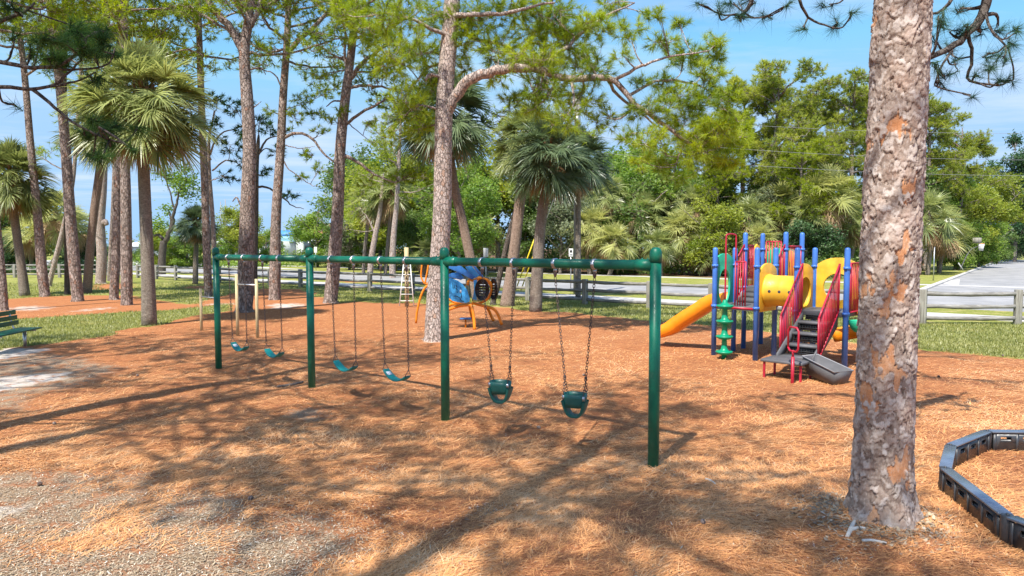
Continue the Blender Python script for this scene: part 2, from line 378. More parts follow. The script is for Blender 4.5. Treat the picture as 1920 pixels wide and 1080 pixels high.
# outlines of the ground covers, turned into metres on the ground
GRASS = W2([(2600, 735), (1920, 672), (1740, 658), (1600, 640), (1340, 611), (1210, 603), (1130, 594), (1060, 587), (1000, 585), (940, 576), (800, 570), (640, 567), (560, 569), (470, 580), (440, 584), (350, 593), (280, 613), (200, 624), (130, 640), (60, 652), (0, 660), (-700, 720)]) + [(-300, 30), (-300, 300), (300, 300), (300, 12)]
ISL = [W2(p) for p in (
    [(-400, 604), (0, 600), (100, 594), (200, 589), (280, 584), (350, 577), (400, 572), (330, 568), (250, 556), (150, 552), (60, 558), (0, 562), (-400, 566)],
    [(380, 566), (430, 550), (500, 541), (570, 543), (620, 566), (590, 574), (470, 586), (430, 576)],
    [(150, 541), (185, 530), (250, 533), (235, 544)], [(330, 541), (360, 534), (400, 537), (390, 544)],
    [(620, 524), (720, 519), (800, 522), (760, 529), (640, 530)])]
SAND = [W2(p) for p in (
    [(5, 582), (20, 575), (80, 573), (110, 577), (60, 585)], [(115, 585), (160, 578), (225, 574), (235, 577), (170, 584)],
    [(360, 573), (400, 566), (440, 568), (430, 574)], [(500, 575), (515, 566), (560, 568), (600, 572), (540, 580)],
    [(-300, 690), (-60, 665), (40, 652), (140, 655), (60, 668), (-40, 690), (-300, 730)],
    [(-80, 730), (20, 702), (118, 698), (80, 722), (10, 745), (-60, 752)],
    [(-60, 940), (20, 926), (92, 938), (70, 962), (-40, 980)], [(235, 1035), (270, 1032), (265, 1055), (240, 1058)],
    [(405, 1045), (450, 1042), (455, 1062), (415, 1066)], [(790, 640), (800, 632), (870, 632), (860, 645)])]
CHIP = [W2(p) for p in (
    [(-500, 720), (-100, 680), (0, 656), (80, 652), (180, 672), (215, 690), (150, 726), (60, 762), (-80, 790), (-500, 900)],
    [(-500, 960), (-60, 890), (120, 880), (260, 880), (420, 900), (560, 930), (640, 985), (660, 1030), (560, 1090), (380, 1150), (-100, 1250), (-500, 1200)],
    [(1480, 940), (1510, 925), (1570, 935), (1560, 965), (1500, 968)], [(660, 885), (720, 880), (760, 895), (700, 905)],
    [(1210, 905), (1260, 895), (1280, 915), (1230, 925)], [(1190, 1050), (1290, 1040), (1330, 1100), (1200, 1110)],
    [(520, 770), (600, 765), (640, 790), (560, 795)])]
def axis_lines(lo, hi, dense_lo, dense_hi, d, grow=1.09):
    c = list(np.arange(dense_lo, dense_hi+d, d)); s = d; x = dense_lo; L = []
    while x > lo: s *= grow; x -= s; L.append(x)
    s = d; x = c[-1]; Rr = []
    while x < hi: s *= grow; x += s; Rr.append(x)
    return np.array(L[::-1]+c+Rr)
gx = axis_lines(-900, 900, -13, 11, .11, 1.045); gy = axis_lines(-60, 1500, 3.5, 19, .11, 1.035)
GX, GY = np.meshgrid(gx, gy)
def fence_off(x, y):            # signed distance behind the long fence line
    return (x-13.4)*.608+(y-22.2)*.794
def zone_masks(x, y):
    dx = .35*noise2(x, y, 11, 3, 1.6)*(1+y/25).clip(1, 3); dy = .35*noise2(x, y, 12, 3, 1.6)*(1+y/25).clip(1, 3)
    X, Y = x+dx, y+dy
    g = inpoly(X, Y, GRASS)
    for p in ISL: g &= ~inpoly(X, Y, p)
    s = np.zeros(x.shape, bool); c = np.zeros(x.shape, bool)
    for p in SAND: s |= inpoly(X, Y, p)
    for p in CHIP: c |= inpoly(X, Y, p)
    wood = (fence_off(x, y) > 29.5) & (x > -16-.0*y)
    wood &= ~((x-24.7)*.79-(y-40.5)*.61 > -8)
    return g.astype(float), s.astype(float), c.astype(float), wood.astype(float)
def blur(a, n):
    for _ in range(n):
        b = np.pad(a, 1, mode='edge'); a = (b[:-2, 1:-1]+b[2:, 1:-1]+b[1:-1, :-2]+b[1:-1, 2:]+2*a)/6
    return a
g_, s_, c_, w_ = zone_masks(GX, GY)
masks = dict(grass=blur(g_, 4), sand=blur(s_, 4), chips=blur(c_, 10), litter=blur(w_, 4))
m, t, p = newmat('park ground'); g = G(t); o = g.obj()
fine = g.noise(o, 55, 4, .7); mid = g.noise(o, 1.1, 5, .6); mid2 = g.noise(g.map(o, loc=(9, 3, 0)), 3.2, 6, .65)
def strands(rot, sc=1.0, seed=0):
    return g.noise(g.map(o, scale=(9*sc, 110*sc, 1), rot=(0, 0, R(rot)), loc=(seed, seed*2, 0)), 1.0, 4, .6, .8)
st1, st2, st3 = strands(20, 1, 1), strands(85, .9, 4), strands(-40, 1.1, 7)
stm = g.math('MAXIMUM', g.math('MAXIMUM', st1, st2), st3)
straw = g.mix(g.ramp(mid2, .3, .7), (.56, .215, .08), (.79, .38, .145))
straw = g.mix(g.ramp(mid, .5, .72, 0, .55), straw, (.86, .53, .25))
old = g.noise(g.map(o, scale=(1, 1.5, 1), loc=(4, 11, 0)), 1.7, 6, .68, .5)
straw = g.mix(g.ramp(old, .50, .64, 0, .62), straw, (.36, .145, .075))
straw = g.mix(g.ramp(stm, .5, .68, 0, .6), (.32, .125, .055), straw)
straw = g.mix(g.ramp(fine, .55, .8, 0, .45), straw, (.86, .62, .36))
cv = g.n('ShaderNodeTexVoronoi', {'Vector': g.map(o, scale=(1, 1.9, 1), rot=(0, 0, .4)), 'Scale': 75.0}); ccs = g.n('ShaderNodeSeparateColor', {0: cv.outputs['Color']})
chip = g.mix(ccs.outputs[0], (.19, .14, .09), (.46, .36, .24)); chip = g.mix(g.ramp(ccs.outputs[1], .8, .86), chip, (.66, .60, .48))
chip = g.mix(g.ramp(cv.outputs['Distance'], .35, .8, 0, .7), chip, (.07, .05, .035)); chip = g.mix(g.ramp(mid2, .5, .7, 0, .55), chip, (.36, .20, .10))
sandc = g.mix(g.ramp(mid2, .35, .65), (.74, .71, .66), (.45, .37, .29)); sandc = g.mix(g.ramp(fine, .6, .75, 0, .5), sandc, (.28, .20, .14))
gn = g.noise(o, 9, 5, .7); gcol = g.mix(g.ramp(gn, .3, .7), (.13, .17, .03), (.34, .33, .09)); gcol = g.mix(g.ramp(mid, .48, .7, 0, .8), gcol, (.46, .38, .16)); gcol = g.mix(g.ramp(fine, .5, .75, 0, .5), gcol, (.05, .075, .015))
lit = g.mix(g.ramp(mid2, .35, .65), (.09, .055, .035), (.22, .13, .08))
def thr(name, nzs, a, b, k=.5):
    v = g.math('ADD', g.math('MULTIPLY', g.attr(name), {'sand': .85, 'chips': .70}.get(name, 1.0)), g.math('MULTIPLY', g.math('SUBTRACT', nzs, .5), k)); return g.ramp(v, a, b)
c = straw
c = g.mix(thr('chips', mid2, .25, .95, 2.0), c, chip)
c = g.mix(thr('sand', mid2, .45, .95, 2.2), c, sandc)
c = g.mix(thr('grass', g.noise(o, 5, 5, .7), .4, .62, 1.3), c, gcol)
c = g.mix(g.ramp(g.attr('litter'), .3, .7), c, lit)
t.links.new(c, p.inputs['Base Color']); p.inputs['Roughness'].default_value = 1; p.inputs['Specular IOR Level'].default_value = .05
hh = g.math('ADD', g.math('MULTIPLY', stm, .8), g.math('MULTIPLY', fine, .5)); hh = g.math('ADD', hh, g.math('MULTIPLY', mid2, 1.5))
t.links.new(g.bump(hh, .8, .03), p.inputs['Normal'])
M['ground'] = m
ny, nx = GX.shape; idx = np.arange(nx*ny).reshape(ny, nx)
mb = MB(); mb.add(np.stack([GX, GY, gz(GX, GY)], -1).reshape(-1, 3), np.stack([idx[:-1, :-1], idx[:-1, 1:], idx[1:, 1:], idx[1:, :-1]], -1).reshape(-1, 4))
ground = mb.build('ground', M['ground'], smooth=True)
for k, v in masks.items():
    a = ground.data.attributes.new(k, 'FLOAT', 'POINT'); a.data.foreach_set('value', v.astype(np.float32).ravel())
tag(ground, 'orange pine straw ground with lawn, wood chips and bare sand patches', kind='structure')
def mask_at(name, x, y):
    ix = np.clip(np.searchsorted(gx, x)-1, 0, len(gx)-2); iy = np.clip(np.searchsorted(gy, y)-1, 0, len(gy)-2); return masks[name][iy, ix]
# loose needles, chips and grass blades
def blades(name, X, Y, L, Wd, az, tilt, tone, mat, label, z0=.004, curl=0.0):
    n = len(X); z = gz(X, Y)+z0
    d = np.stack([np.cos(az)*np.cos(tilt), np.sin(az)*np.cos(tilt), np.sin(tilt)], -1); s = np.stack([-np.sin(az), np.cos(az), 0*az], -1)
    P = np.stack([X, Y, z], -1); a = P-s*Wd[:, None]/2; b = P+s*Wd[:, None]/2
    mid = P+d*L[:, None]*.55+s*(curl*L*rng.normal(size=n))[:, None]; e = P+d*L[:, None]
    V = np.stack([a, b, mid+s*Wd[:, None]*.5, mid-s*Wd[:, None]*.5, e], 1).reshape(-1, 3)
    i = np.arange(n)[:, None]*5
    mb = MB(); mb.add(V, i+np.array([[0, 1, 2, 3]]), np.repeat(tone, 5)); mb.f.append(i+np.array([[3, 2, 4]])); mb.mi.append(0)
    return tag(mb.build(name, mat, attr=True), label, kind='stuff')
def scatter(n, ylo, yhi, powr=1.0, wide=.8):
    u = rng.random(n); Y = 1/(1/ylo+(1/yhi-1/ylo)*u**powr); X = (rng.random(n)*2-1)*(Y*wide+.3); return X, Y
m, t, p = newmat('loose pine needles'); g = G(t); a = g.attr('tone')
c = g.mix(g.ramp(a, 0, .5), (.33, .12, .047), (.80, .39, .14)); c = g.mix(g.ramp(a, .5, 1), c, (.86, .58, .32)); t.links.new(c, p.inputs['Base Color']); p.inputs['Roughness'].default_value = .75; M['straw'] = m
m, t, p = newmat('loose wood chips'); g = G(t); a = g.attr('tone')
c = g.mix(g.ramp(a, 0, .6), (.15, .11, .07), (.48, .37, .24)); c = g.mix(g.ramp(a, .6, 1), c, (.74, .68, .56)); t.links.new(c, p.inputs['Base Color']); p.inputs['Roughness'].default_value = .8; M['chips'] = m
M['grass'] = leafmat('grass blades', (.10, .14, .025), (.42, .40, .14), .3)
X, Y = scatter(270000, 4.8, 27, .9)
keep = (mask_at('chips', X, Y)*.95+.9*noise2(X, Y, 21, 4, .7)+rng.normal(0, .22, len(X)) < .55) & (mask_at('sand', X, Y) < .4) & (mask_at('grass', X, Y) < .5); X, Y = X[keep], Y[keep]; n = len(X)
flow = noise2(X, Y, 8, 2, 1.3)*2.2
blades('pine_needles', X, Y, rng.uniform(.08, .2, n), .0026+.00030*Y*rng.uniform(.6, 1.4, n), flow+rng.normal(0, .9, n), rng.normal(.05, .09, n), np.clip(.38+.50*noise2(X, Y, 9, 4, .9)+rng.normal(0, .24, n), 0, 1), M['straw'], 'loose fallen orange pine needles covering the play area', z0=.006, curl=.08)
X, Y = scatter(130000, 4.8, 16, 1.0)
keep = (mask_at('chips', X, Y)*.95+.9*noise2(X, Y, 21, 4, .7)+rng.normal(0, .22, len(X)) > .5) & (rng.random(len(X)) < .75) | (rng.random(len(X)) < .03); X, Y = X[keep], Y[keep]; n = len(X)
blades('wood_chips', X, Y, rng.uniform(.015, .045, n), rng.uniform(.004, .009, n), rng.uniform(0, 6.28, n), rng.normal(.1, .2, n), np.clip(rng.normal(.38, .27, n), 0, 1), M['chips'], 'scattered tan and grey wood chip mulch', z0=.008)
X, Y = scatter(420000, 12.5, 48, 1.0, .85)
keep = (mask_at('grass', X, Y)+.35*noise2(X, Y, 23, 4, .8) > .55) & (fence_off(X, Y) < 2.2)&((Y<22.3)|(X<13.4)); X, Y = X[keep], Y[keep]; n = len(X)
blades('lawn_grass', X, Y, rng.uniform(.03, .075, n)*(1+Y/60), .004+.0006*Y*rng.uniform(.6, 1.3, n), rng.uniform(0, 6.28, n), rng.uniform(.5, 1.4, n), np.clip(.45+.3*noise2(X, Y, 6, 3, 2.0)+rng.normal(0, .2, n), 0, 1), M['grass'], 'short patchy lawn grass around the play area', z0=0)

# ---------------------------------------------------------------- roads and walks
def strip_mat(name, a, b, sc):
    m, t, p = newmat(name); g = G(t); o = g.obj(); n1 = g.noise(o, sc, 5, .6); n2 = g.noise(o, 60, 3)
    c = g.mix(g.ramp(n1, .35, .7), a, b); c = g.mix(g.ramp(n2, .4, .7, 0, .25), c, tuple(x*.6 for x in a))
    t.links.new(c, p.inputs['Base Color']); p.inputs['Roughness'].default_value = .9; t.links.new(g.bump(n2, .3, .01), p.inputs['Normal']); return m
M['asphalt'] = strip_mat('sun bleached asphalt', (.24, .238, .232), (.36, .352, .34), .5)
M['concrete'] = strip_mat('pale concrete', (.42, .405, .375), (.52, .50, .465), .9)
FN = np.array([.608, .794]); FD = np.array([-.794, .608]); F0 = np.array([13.4, 22.2])
def fp(s, off, z=0.0): q = F0+FD*s+FN*off; return np.array([q[0], q[1], z])
def slab(name, pts, z, h, mat, label, kerb=None):
    mb = MB(); n = len(pts); lo = np.array([[p[0], p[1], z-h] for p in pts]); hi = np.array([[p[0], p[1], z] for p in pts])
    V = np.vstack([lo, hi]); mb.add(V[n:], [list(range(n))])
    mb.add(V, [[i, (i+1) % n, (i+1) % n+n, i+n] for i in range(n)])
    return tag(mb.build(name, mat), label, kind='structure')
slab('sidewalk', [fp(-60, 2.4), fp(140, 3.6), fp(140, 5.4), fp(-60, 4.1)], .03, .06, M['concrete'], 'pale concrete sidewalk just behind the rail fence')
slab('road', [fp(-80, 6.6), fp(150, 8.5), fp(150, 21), fp(-80, 16.2)], .012, .04, M['asphalt'], 'sun bleached road running behind the fence')
slab('far_path', [fp(-6, 26.4), fp(150, 29.5), fp(150, 31), fp(-6, 27.8)], .02, .05, M['concrete'], 'thin concrete path along the edge of the woods')
# side road going away on the right, with kerbs
SA = np.array([23.6, 39.0]); SB = np.array([96, 134.]); sdir = (SB-SA)/np.linalg.norm(SB-SA); sn = np.array([sdir[1], -sdir[0]])
slab('side_road', [SA-sdir*0, SB+sdir*6, SB+sdir*6+sn*60, SA-sdir*12+sn*32], .018, .04, M['asphalt'], 'wide pale side road leading away to the woods on the right')
kb = MB(); A_ = SA-sn*.15; B_ = SB-sn*.15
bar(kb, (*A_, .06), (*B_, .06), .32, .14); kr = tag(bevel(kb.build('kerb', M['concrete']), .02), 'pale concrete kerb along the side road', kind='structure')
slab('driveway', [gr(1760, 531), gr(1762, 527), gr(1800, 524), gr(1798, 536)], .022, .04, M['concrete'], 'short concrete apron at the side road')
# parking apron at far left
slab('parking_area', [fp(60, 20.9), fp(150, 20.9), fp(150, 34), fp(86, 27)], .016, .04, M['concrete'], 'pale paved area beyond the road at far left')

# ---------------------------------------------------------------- tree generators
def tufts(mb, P, D, n, L, w, spread=.75, tone=None, droop=.12):
    """bottle-brush bundles of thin needles at points P pointing along D"""
    N_ = len(P); d = nrm(D[:, None, :]*(1.0)+rng.normal(size=(N_, n, 3))*spread)
    u = rng.random((N_, n, 1)); b = P[:, None]-D[:, None]*u*L*.55
    LL = L*rng.uniform(.7, 1.1, (N_, n, 1)); e = b+d*LL; e[..., 2] -= droop*LL[..., 0]
    s = nrm(np.cross(d, rng.normal(size=(N_, n, 3))))*w*.5
    V = np.stack([b-s, b+s, e], 2).reshape(-1, 3); Fq = np.arange(N_*n*3).reshape(-1, 3)
    tn = (rng.random((N_, 1)) if tone is None else tone[:, None])+rng.normal(0, .14, (N_, n))
    mb.add(V, Fq, np.repeat(np.clip(tn, 0, .92).ravel(), 3))
def leaves(mb, P, size, tone, flat=.5):
    n = len(P); a = nrm(rng.normal(size=(n, 3))*np.array([1, 1, flat])); b = nrm(np.cross(a, rng.normal(size=(n, 3))))
    s = size*rng.uniform(.6, 1.3, (n, 1)); V = np.stack([P-a*s*.5, P+b*s*.28, P+a*s*.5, P-b*s*.28], 1).reshape(-1, 3)
    mb.add(V, np.arange(n*4).reshape(-1, 4), np.repeat(tone, 4))
def quad_curve(a, b, K, sag=.0, wob=.0):
    """(N,3),(N,3) -> (N,K,3) gently curved lines"""
    a = np.asarray(a); b = np.asarray(b); t = np.linspace(0, 1, K)[None, :, None]
    L = np.linalg.norm(b-a, axis=1)[:, None, None]
    P = a[:, None]*(1-t)+b[:, None]*t; P[..., 2] -= (sag*L[..., 0]*4*(t*(1-t))[..., 0])
    if wob: P = P+rng.normal(size=P.shape)*wob*L*np.where((t == 0)|(t == 1), 0, 1)
    return P
class Tree:
    def __init__(s, trunk, r, sides=14, n=26):
        """trunk polyline (world), radii"""
        s.wood = MB(); s.leaf = MB(); s.tr = smooth(trunk, n); s.rr = interp(r, n)
        s.nodes = [s.tr[i] for i in range(n)]; s.nr = list(s.rr); s.flare = None
        tube(s.wood, s.tr, s.rr, sides); s.base = np.array(trunk[0])
    def limb(s, pts, r0, r1=.02, n=12, sides=7, wob=.03):
        p = smooth(pts, n); L = np.linalg.norm(p[-1]-p[0]); p[1:-1] += rng.normal(size=(n-2, 3))*wob*L*.25
        rr = np.linspace(r0, r1, n)**1.0; tube(s.wood, p, rr, sides)
        s.nodes += list(p); s.nr += list(rr); return p
    def pads(s, C, Rd, counts, kind='pine', L=.2, w=.006, nn=26, twigr=.008, up=.25, maxd=None, size=.12):
        C = np.asarray(C, float); Rd = np.asarray(Rd, float); nodes = np.array(s.nodes); nr = np.array(s.nr)
        for c, rd, k in zip(C, Rd, counts):
            d2 = np.linalg.norm(nodes-c, axis=1)+np.maximum(0, nodes[:, 2]-c[2])*1.0
            j = int(np.argmin(d2)); a = nodes[j]; r0 = min(nr[j]*.6, .03+.012*np.linalg.norm(c-a))
            # sub-branch from the nearest wood to beyond the pad centre
            q = smooth([a, a*.55+c*.45+rng.normal(size=3)*.08*np.linalg.norm(c-a)-np.array([0, 0, .05]), c], 7)
            tube(s.wood, q, np.linspace(max(r0, twigr*1.3), twigr, 7), 5)
            u = nrm(rng.normal(size=(k, 3))); rad = rng.random((k, 1))**(1/2.2); P = c+u*rad*rd
            st = q[rng.integers(3, 7, k)]
            # secondary forks: several twigs share a mid point, so the wood branches like a tree
            nf = max(2, k//5); fk = c+nrm(rng.normal(size=(nf, 3)))*rd*.45; fk[:, 2] -= .1*rd[2]
            tubes(s.wood, quad_curve(q[rng.integers(3, 7, nf)], fk, 4, .03, .05), np.linspace(twigr, twigr*.7, 4), 3, False)
            fi = np.argmin(np.linalg.norm(P[:, None]-fk[None], axis=2), axis=1)
            tw = quad_curve(fk[fi], P, 4, .08, .05); tubes(s.wood, tw, np.linspace(twigr*.7, twigr*.45, 4), 3, False)
            D = nrm(nrm(P-fk[fi])+np.array([0, 0, up]))
            tn = np.clip(.30+.38*(P[:, 2]-c[2])/rd[2]*.5+rng.normal(0, .2)+rng.normal(0, .15, k), 0, .9)  # tone rises towards the top of each pad
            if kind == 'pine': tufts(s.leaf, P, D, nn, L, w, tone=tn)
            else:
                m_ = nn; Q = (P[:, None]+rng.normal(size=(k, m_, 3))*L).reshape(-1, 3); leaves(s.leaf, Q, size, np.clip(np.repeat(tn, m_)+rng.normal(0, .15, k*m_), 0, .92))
    def finish(s, name, label, cat, bark_, leaf_, group=None, crown='crown', trunk='trunk', loc=None):
        b = s.base if loc is None else loc
        t = thing(name, (b[0], b[1], 0), label, cat, group)
        s.wood.build(trunk, bark_, t, smooth=True)
        if s.leaf.n: s.leaf.build(crown, leaf_, t, attr=True)
        return t
def px_path(pts, Y, dy=None):
    return [at(x, y, Y+(dy[i] if dy else 0)) for i, (x, y) in enumerate(pts)]
def auto_crown(T, z0, z1, nl, reach, npad, rd, k, az0=None, rise=.35, lean=0, r0=.07, padkw={}):
    """limbs leaving the trunk between heights z0 and z1, with foliage pads along their outer parts"""
    C, Rr, K = [], [], []
    zt = T.tr[:, 2]
    for i in range(nl):
        f = (i+rng.random()*.6)/nl; z = z0+(z1-z0)*f; a = az0[i % len(az0)] if az0 else i*2.4+rng.normal()*.4
        x, y = np.interp(z, zt, T.tr[:, 0]), np.interp(z, zt, T.tr[:, 1]); Rt = np.interp(z, zt, T.rr)
        L = reach*(1-.5*f**2)*rng.uniform(.75, 1.15); d = np.array([cos(a), sin(a), 0]); s_ = np.array([x, y, z])
        e = s_+d*L+np.array([0, 0, L*(rise+.5*f+rng.normal()*.12)]); mid = s_*.55+e*.45+np.array([0, 0, -.06*L])+rng.normal(size=3)*.05*L
        p = T.limb([s_, mid, e], min(r0, Rt*.75)*rng.uniform(.8, 1.1), .025)
        for j in range(npad):
            u = .5+.5*(j+rng.random())/npad; q = p[int(u*(len(p)-1))]+rng.normal(size=3)*rd*np.array([.6, .6, .35])
            C.append(q); Rr.append(rd*np.array([1, 1, .5])*rng.uniform(.7, 1.25)); K.append(int(k*rng.uniform(.7, 1.2)))
    T.pads(C, Rr, K, **padkw)
# ---- palms
def palm_parts(nf=44, Rf=1.0, pet=.9, leaf=.85, nl=30, dead=18, seed=0, elev=(80, -50), yellow=.0):
    """live and dead fan fronds round the origin: arrays ready for MB"""
    r = np.random.default_rng(seed); live, brown = MB(), MB()
    def fronds(mb, n, e0, e1, pet_, leaf_, droop, tone0, spreadmax=115):
        el = np.radians(np.linspace(e0, e1, n)+r.normal(0, 13, n)); az = np.arange(n)*2.39996+r.normal(0, .25, n)
        D = np.stack([np.cos(el)*np.cos(az), np.cos(el)*np.sin(az), np.sin(el)], -1)
        pl = pet_*r.uniform(.6, 1.15, n)*Rf*(1-.42*np.clip(np.sin(el), 0, 1)**2)
        S = np.cross(D, np.array([0, 0, 1.])); S = nrm(S+1e-6); Nn = np.cross(S, D)
        tt = np.linspace(0, 1, 6)[None, :, None]; sag = (.38*pl*np.cos(el))[:, None, None]
        stem = D[:, None]*pl[:, None, None]*tt; stem[..., 2] -= (sag*tt**2)[..., 0]
        tubes(mb, stem, np.linspace(.022, .011, 6)*Rf, 3, False, tone=np.clip(tone0+r.normal(0, .05, n)+.15, 0, .92))
        hub = stem[:, -1]; d2 = nrm(stem[:, -1]-stem[:, -2]); N2 = np.cross(S, d2)
        a = np.radians(np.linspace(-spreadmax, spreadmax, nl))[None]+r.normal(0, .035, (n, nl))
        roll = r.normal(0, .35, n)[:, None, None]; S2 = S[:, None]*np.cos(roll)+N2[:, None]*np.sin(roll); N3 = -S[:, None]*np.sin(roll)+N2[:, None]*np.cos(roll)
        ld = nrm(d2[:, None]*np.cos(a)[..., None]+S2*np.sin(a)[..., None]+N3*(.22+.25*np.abs(np.sin(a)))[..., None])
        start = hub[:, None]+d2[:, None]*(.25*leaf_*Rf*np.cos(a/1.6).clip(0)**2)[..., None]
        LL = leaf_*Rf*(1-.28*(np.abs(a)/np.radians(spreadmax))**2)*r.uniform(.85, 1.1, (n, nl))
        s = np.array([0, .35, .7, 1.0]); wd = np.array([.5, 1.0, .62, .06])*.042*Rf*(44/nl)**.5
        C = start[:, :, None]+ld[:, :, None]*(LL[..., None]*s)[..., None]
        C[..., 2] -= (droop*(LL[..., None])*s**2.2*r.uniform(.5, 1.5, (n, nl, 1)))
        side = nrm(np.cross(ld, N3)); side = nrm(side+r.normal(0, .25, side.shape))
        A = C-side[:, :, None]*wd[:, None]/2; B = C+side[:, :, None]*wd[:, None]/2
        V = np.stack([A, B], 3).reshape(-1, 3); i = np.arange(n*nl)[:, None]*8
        q = np.concatenate([i+np.array([[0, 1, 3, 2]])+2*k for k in range(3)])
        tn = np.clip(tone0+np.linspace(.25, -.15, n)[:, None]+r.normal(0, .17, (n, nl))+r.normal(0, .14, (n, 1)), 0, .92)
        mb.add(V, q, np.repeat(tn.ravel(), 8))
    fronds(live, nf, elev[0], elev[1], pet, leaf, .30, .5+yellow)
    if dead: fronds(brown, dead, -50, -80, pet*.75, leaf*.85, .55, .45, 75)
    return live, brown
PALM = {}
def palm_mesh(key, **kw):
    if key not in PALM: PALM[key] = palm_parts(**kw)
    return PALM[key]
def palm(name, label, trunk, r, key, scale=1.0, rz=0, mat='frond', tmat='palm_trunk', group=None, sides=12, boots=True, skirt=True, sub=None):
    """cabbage palm: trunk tube, crown of live fans, skirt of dead fans"""
    b = trunk[0]; t = thing(name, (b[0], b[1], 0), label, 'palm tree', group)
    mb = MB(); pts = smooth(trunk, 20); rr = interp(r, 20); tube(mb, pts, rr, sides)
    mb.build('trunk', M[tmat], t, smooth=True)
    top = pts[-1]; live, brown = PALM[key]
    if boots:
        bt = MB(); 
        for i in range(26):
            a = i*2.4; z = top[2]-.75*scale+.9*scale*i/26; rd = rr[-1]; c = np.array([top[0]+cos(a)*rd*1.05, top[1]+sin(a)*rd*1.05, z])
            bar(bt, c, c+np.array([cos(a)*.13, sin(a)*.13, .22])*scale, .09*scale, .03*scale)
        bt.build('leaf_stubs', M['frond_dead'], t, attr=True)
    for src, nm, mt in ((live, 'crown', mat), (brown, 'dead_fronds', 'frond_dead')):
        if not src.n or (nm == 'dead_fronds' and not skirt): continue
        k = (key, nm, mt)
        if k not in PALM:
            o = src.build(nm, M[mt], t, attr=True, origin=(0, 0, 0)); PALM[k] = o.data
        else:
            o = bpy.data.objects.new(nm, PALM[k]); scene.collection.objects.link(o); o.parent = t
        o.location = (top[0]-b[0], top[1]-b[1], top[2]); o.rotation_euler = (0, 0, rz); o.scale = (scale,)*3
    return t
for i in range(4): palm_mesh('near%d' % i, nf=92, nl=38, dead=14, seed=20+i, leaf=.8, pet=1.0, elev=(85, -55))
for i in range(4): palm_mesh('far%d' % i, nf=40, nl=24, dead=22, seed=40+i, leaf=.95, pet=1.0, elev=(85, -45), yellow=.12)
# ---------------------------------------------------------------- swing set
SW0 = np.array([1.61, 7.65]); SWd = np.array([-2.58, 2.165]); BEAM = 2.30
def swp(s, z): q = SW0+SWd*s; return np.array([q[0], q[1], z])
swu = np.array([*nrm(SWd), 0.0]); swn = np.array([swu[1], -swu[0], 0])     # along / towards camera-left
ss = thing('swing_set', (*SW0, 0), 'long green steel swing frame with four posts and one top beam', 'swing set')
for i in range(4):
    c = swp(i, 0); z0 = float(gz(c[0], c[1]))
    mb = MB(); tube(mb, [c+[0, 0, -.3], c+[0, 0, 2.34]], .0635, 28)
    po = mb.build('post', M['green'], ss, smooth=True)
    mb = MB(); lathe(mb, [(.0635, 2.335), (.071, 2.337), (.071, 2.41), (.068, 2.45), (.055, 2.482), (.032, 2.499), (.0001, 2.503)], (c[0], c[1], 0), sides=28)
    mb.build('post_cap', M['green'], po, smooth=True)
for i in range(3):
    a, b = swp(i, BEAM), swp(i+1, BEAM); a = a+swu*.05; b = b-swu*.05
    mb = MB(); tube(mb, [a, b], .058, 28); mb.build('top_beam', M['green'], ss, smooth=True)
for i in range(4):
    c = swp(i, BEAM); mb = MB()
    ends = [(1, .0)] if i == 0 else ([(-1, 0)] if i == 3 else [(1, 0), (-1, 0)])
    for sgn, _ in ends:
        lathe(mb, [(.058, 0), (.067, .0), (.067, .21), (.0585, .215)], c+swu*.03*sgn, swu*sgn, 28)
        for q in (.1, .17):
            p_ = c+swu*sgn*q+np.array([0, 0, .064]); lathe(mb, [(.0001, .02), (.009, .018), (.012, 0)], p_, (0, 0, 1), 8)
    mb.build('beam_collar', M['green'], ss, smooth=True)
def s_for_px(px):
    k = (px-960)/F; return (SW0[0]-k*SW0[1])/(k*SWd[1]-SWd[0])
HANG = [[429, 458, 492, 524], [621, 663, 714, 762], [904, 963, 1041, 1115]]
hs = [[s_for_px(x) for x in b] for b in HANG]
for b in hs:
    for s in b:
        c = swp(s, BEAM); mb = MB()
        lathe(mb, [(.059, -.022), (.0655, -.022), (.0655, .022), (.059, .022)], c, swu, 24)
        box(mb, c+np.array([0, 0, -.082]), (.045, .018, .05), ax=np.array([swu, swn, [0, 0, 1]]))
        for sg in (-1, 1):
            box(mb, c+swn*.06*sg, (.036, .02, .05), ax=np.array([swu, swn, [0, 0, 1]]))
        hg = mb.build('beam_hanger', M['steel'], ss, smooth=False)
def link_chain(mb, a, b, w=.0135, wire=.0042, pitch=.036):
    a = np.asarray(a, float); b = np.asarray(b, float); d = b-a; L = np.linalg.norm(d); d = d/L; n = max(2, int(L/pitch))
    e = np.eye(3)[np.argmin(np.abs(d))]; u = nrm(np.cross(d, e)); v = np.cross(d, u)
    t = np.arange(9)*2*pi/8
    P = []
    for k in range(n):
        c = a+d*L*(k+.5)/n; s_ = u if k % 2 else v
        P.append(c+d*np.sign(np.cos(t))[:, None]*(np.abs(np.cos(t))[:, None]**.7)*(pitch*.68)+s_*np.sin(t)[:, None]*w)
    tubes(mb, np.array(P), wire, 4, False)
def swing_chain(top, bot, parent):
    mb = MB(); top = np.asarray(top, float)
    tube(mb, [top, top+[0, 0, -.07]], .013, 8); lathe(mb, [(.02, 0), (.024, -.03), (.016, -.06)], top, (0, 0, 1), 10)
    link_chain(mb, top+[0, 0, -.07], bot); return mb.build('chain', M['chain'], parent)
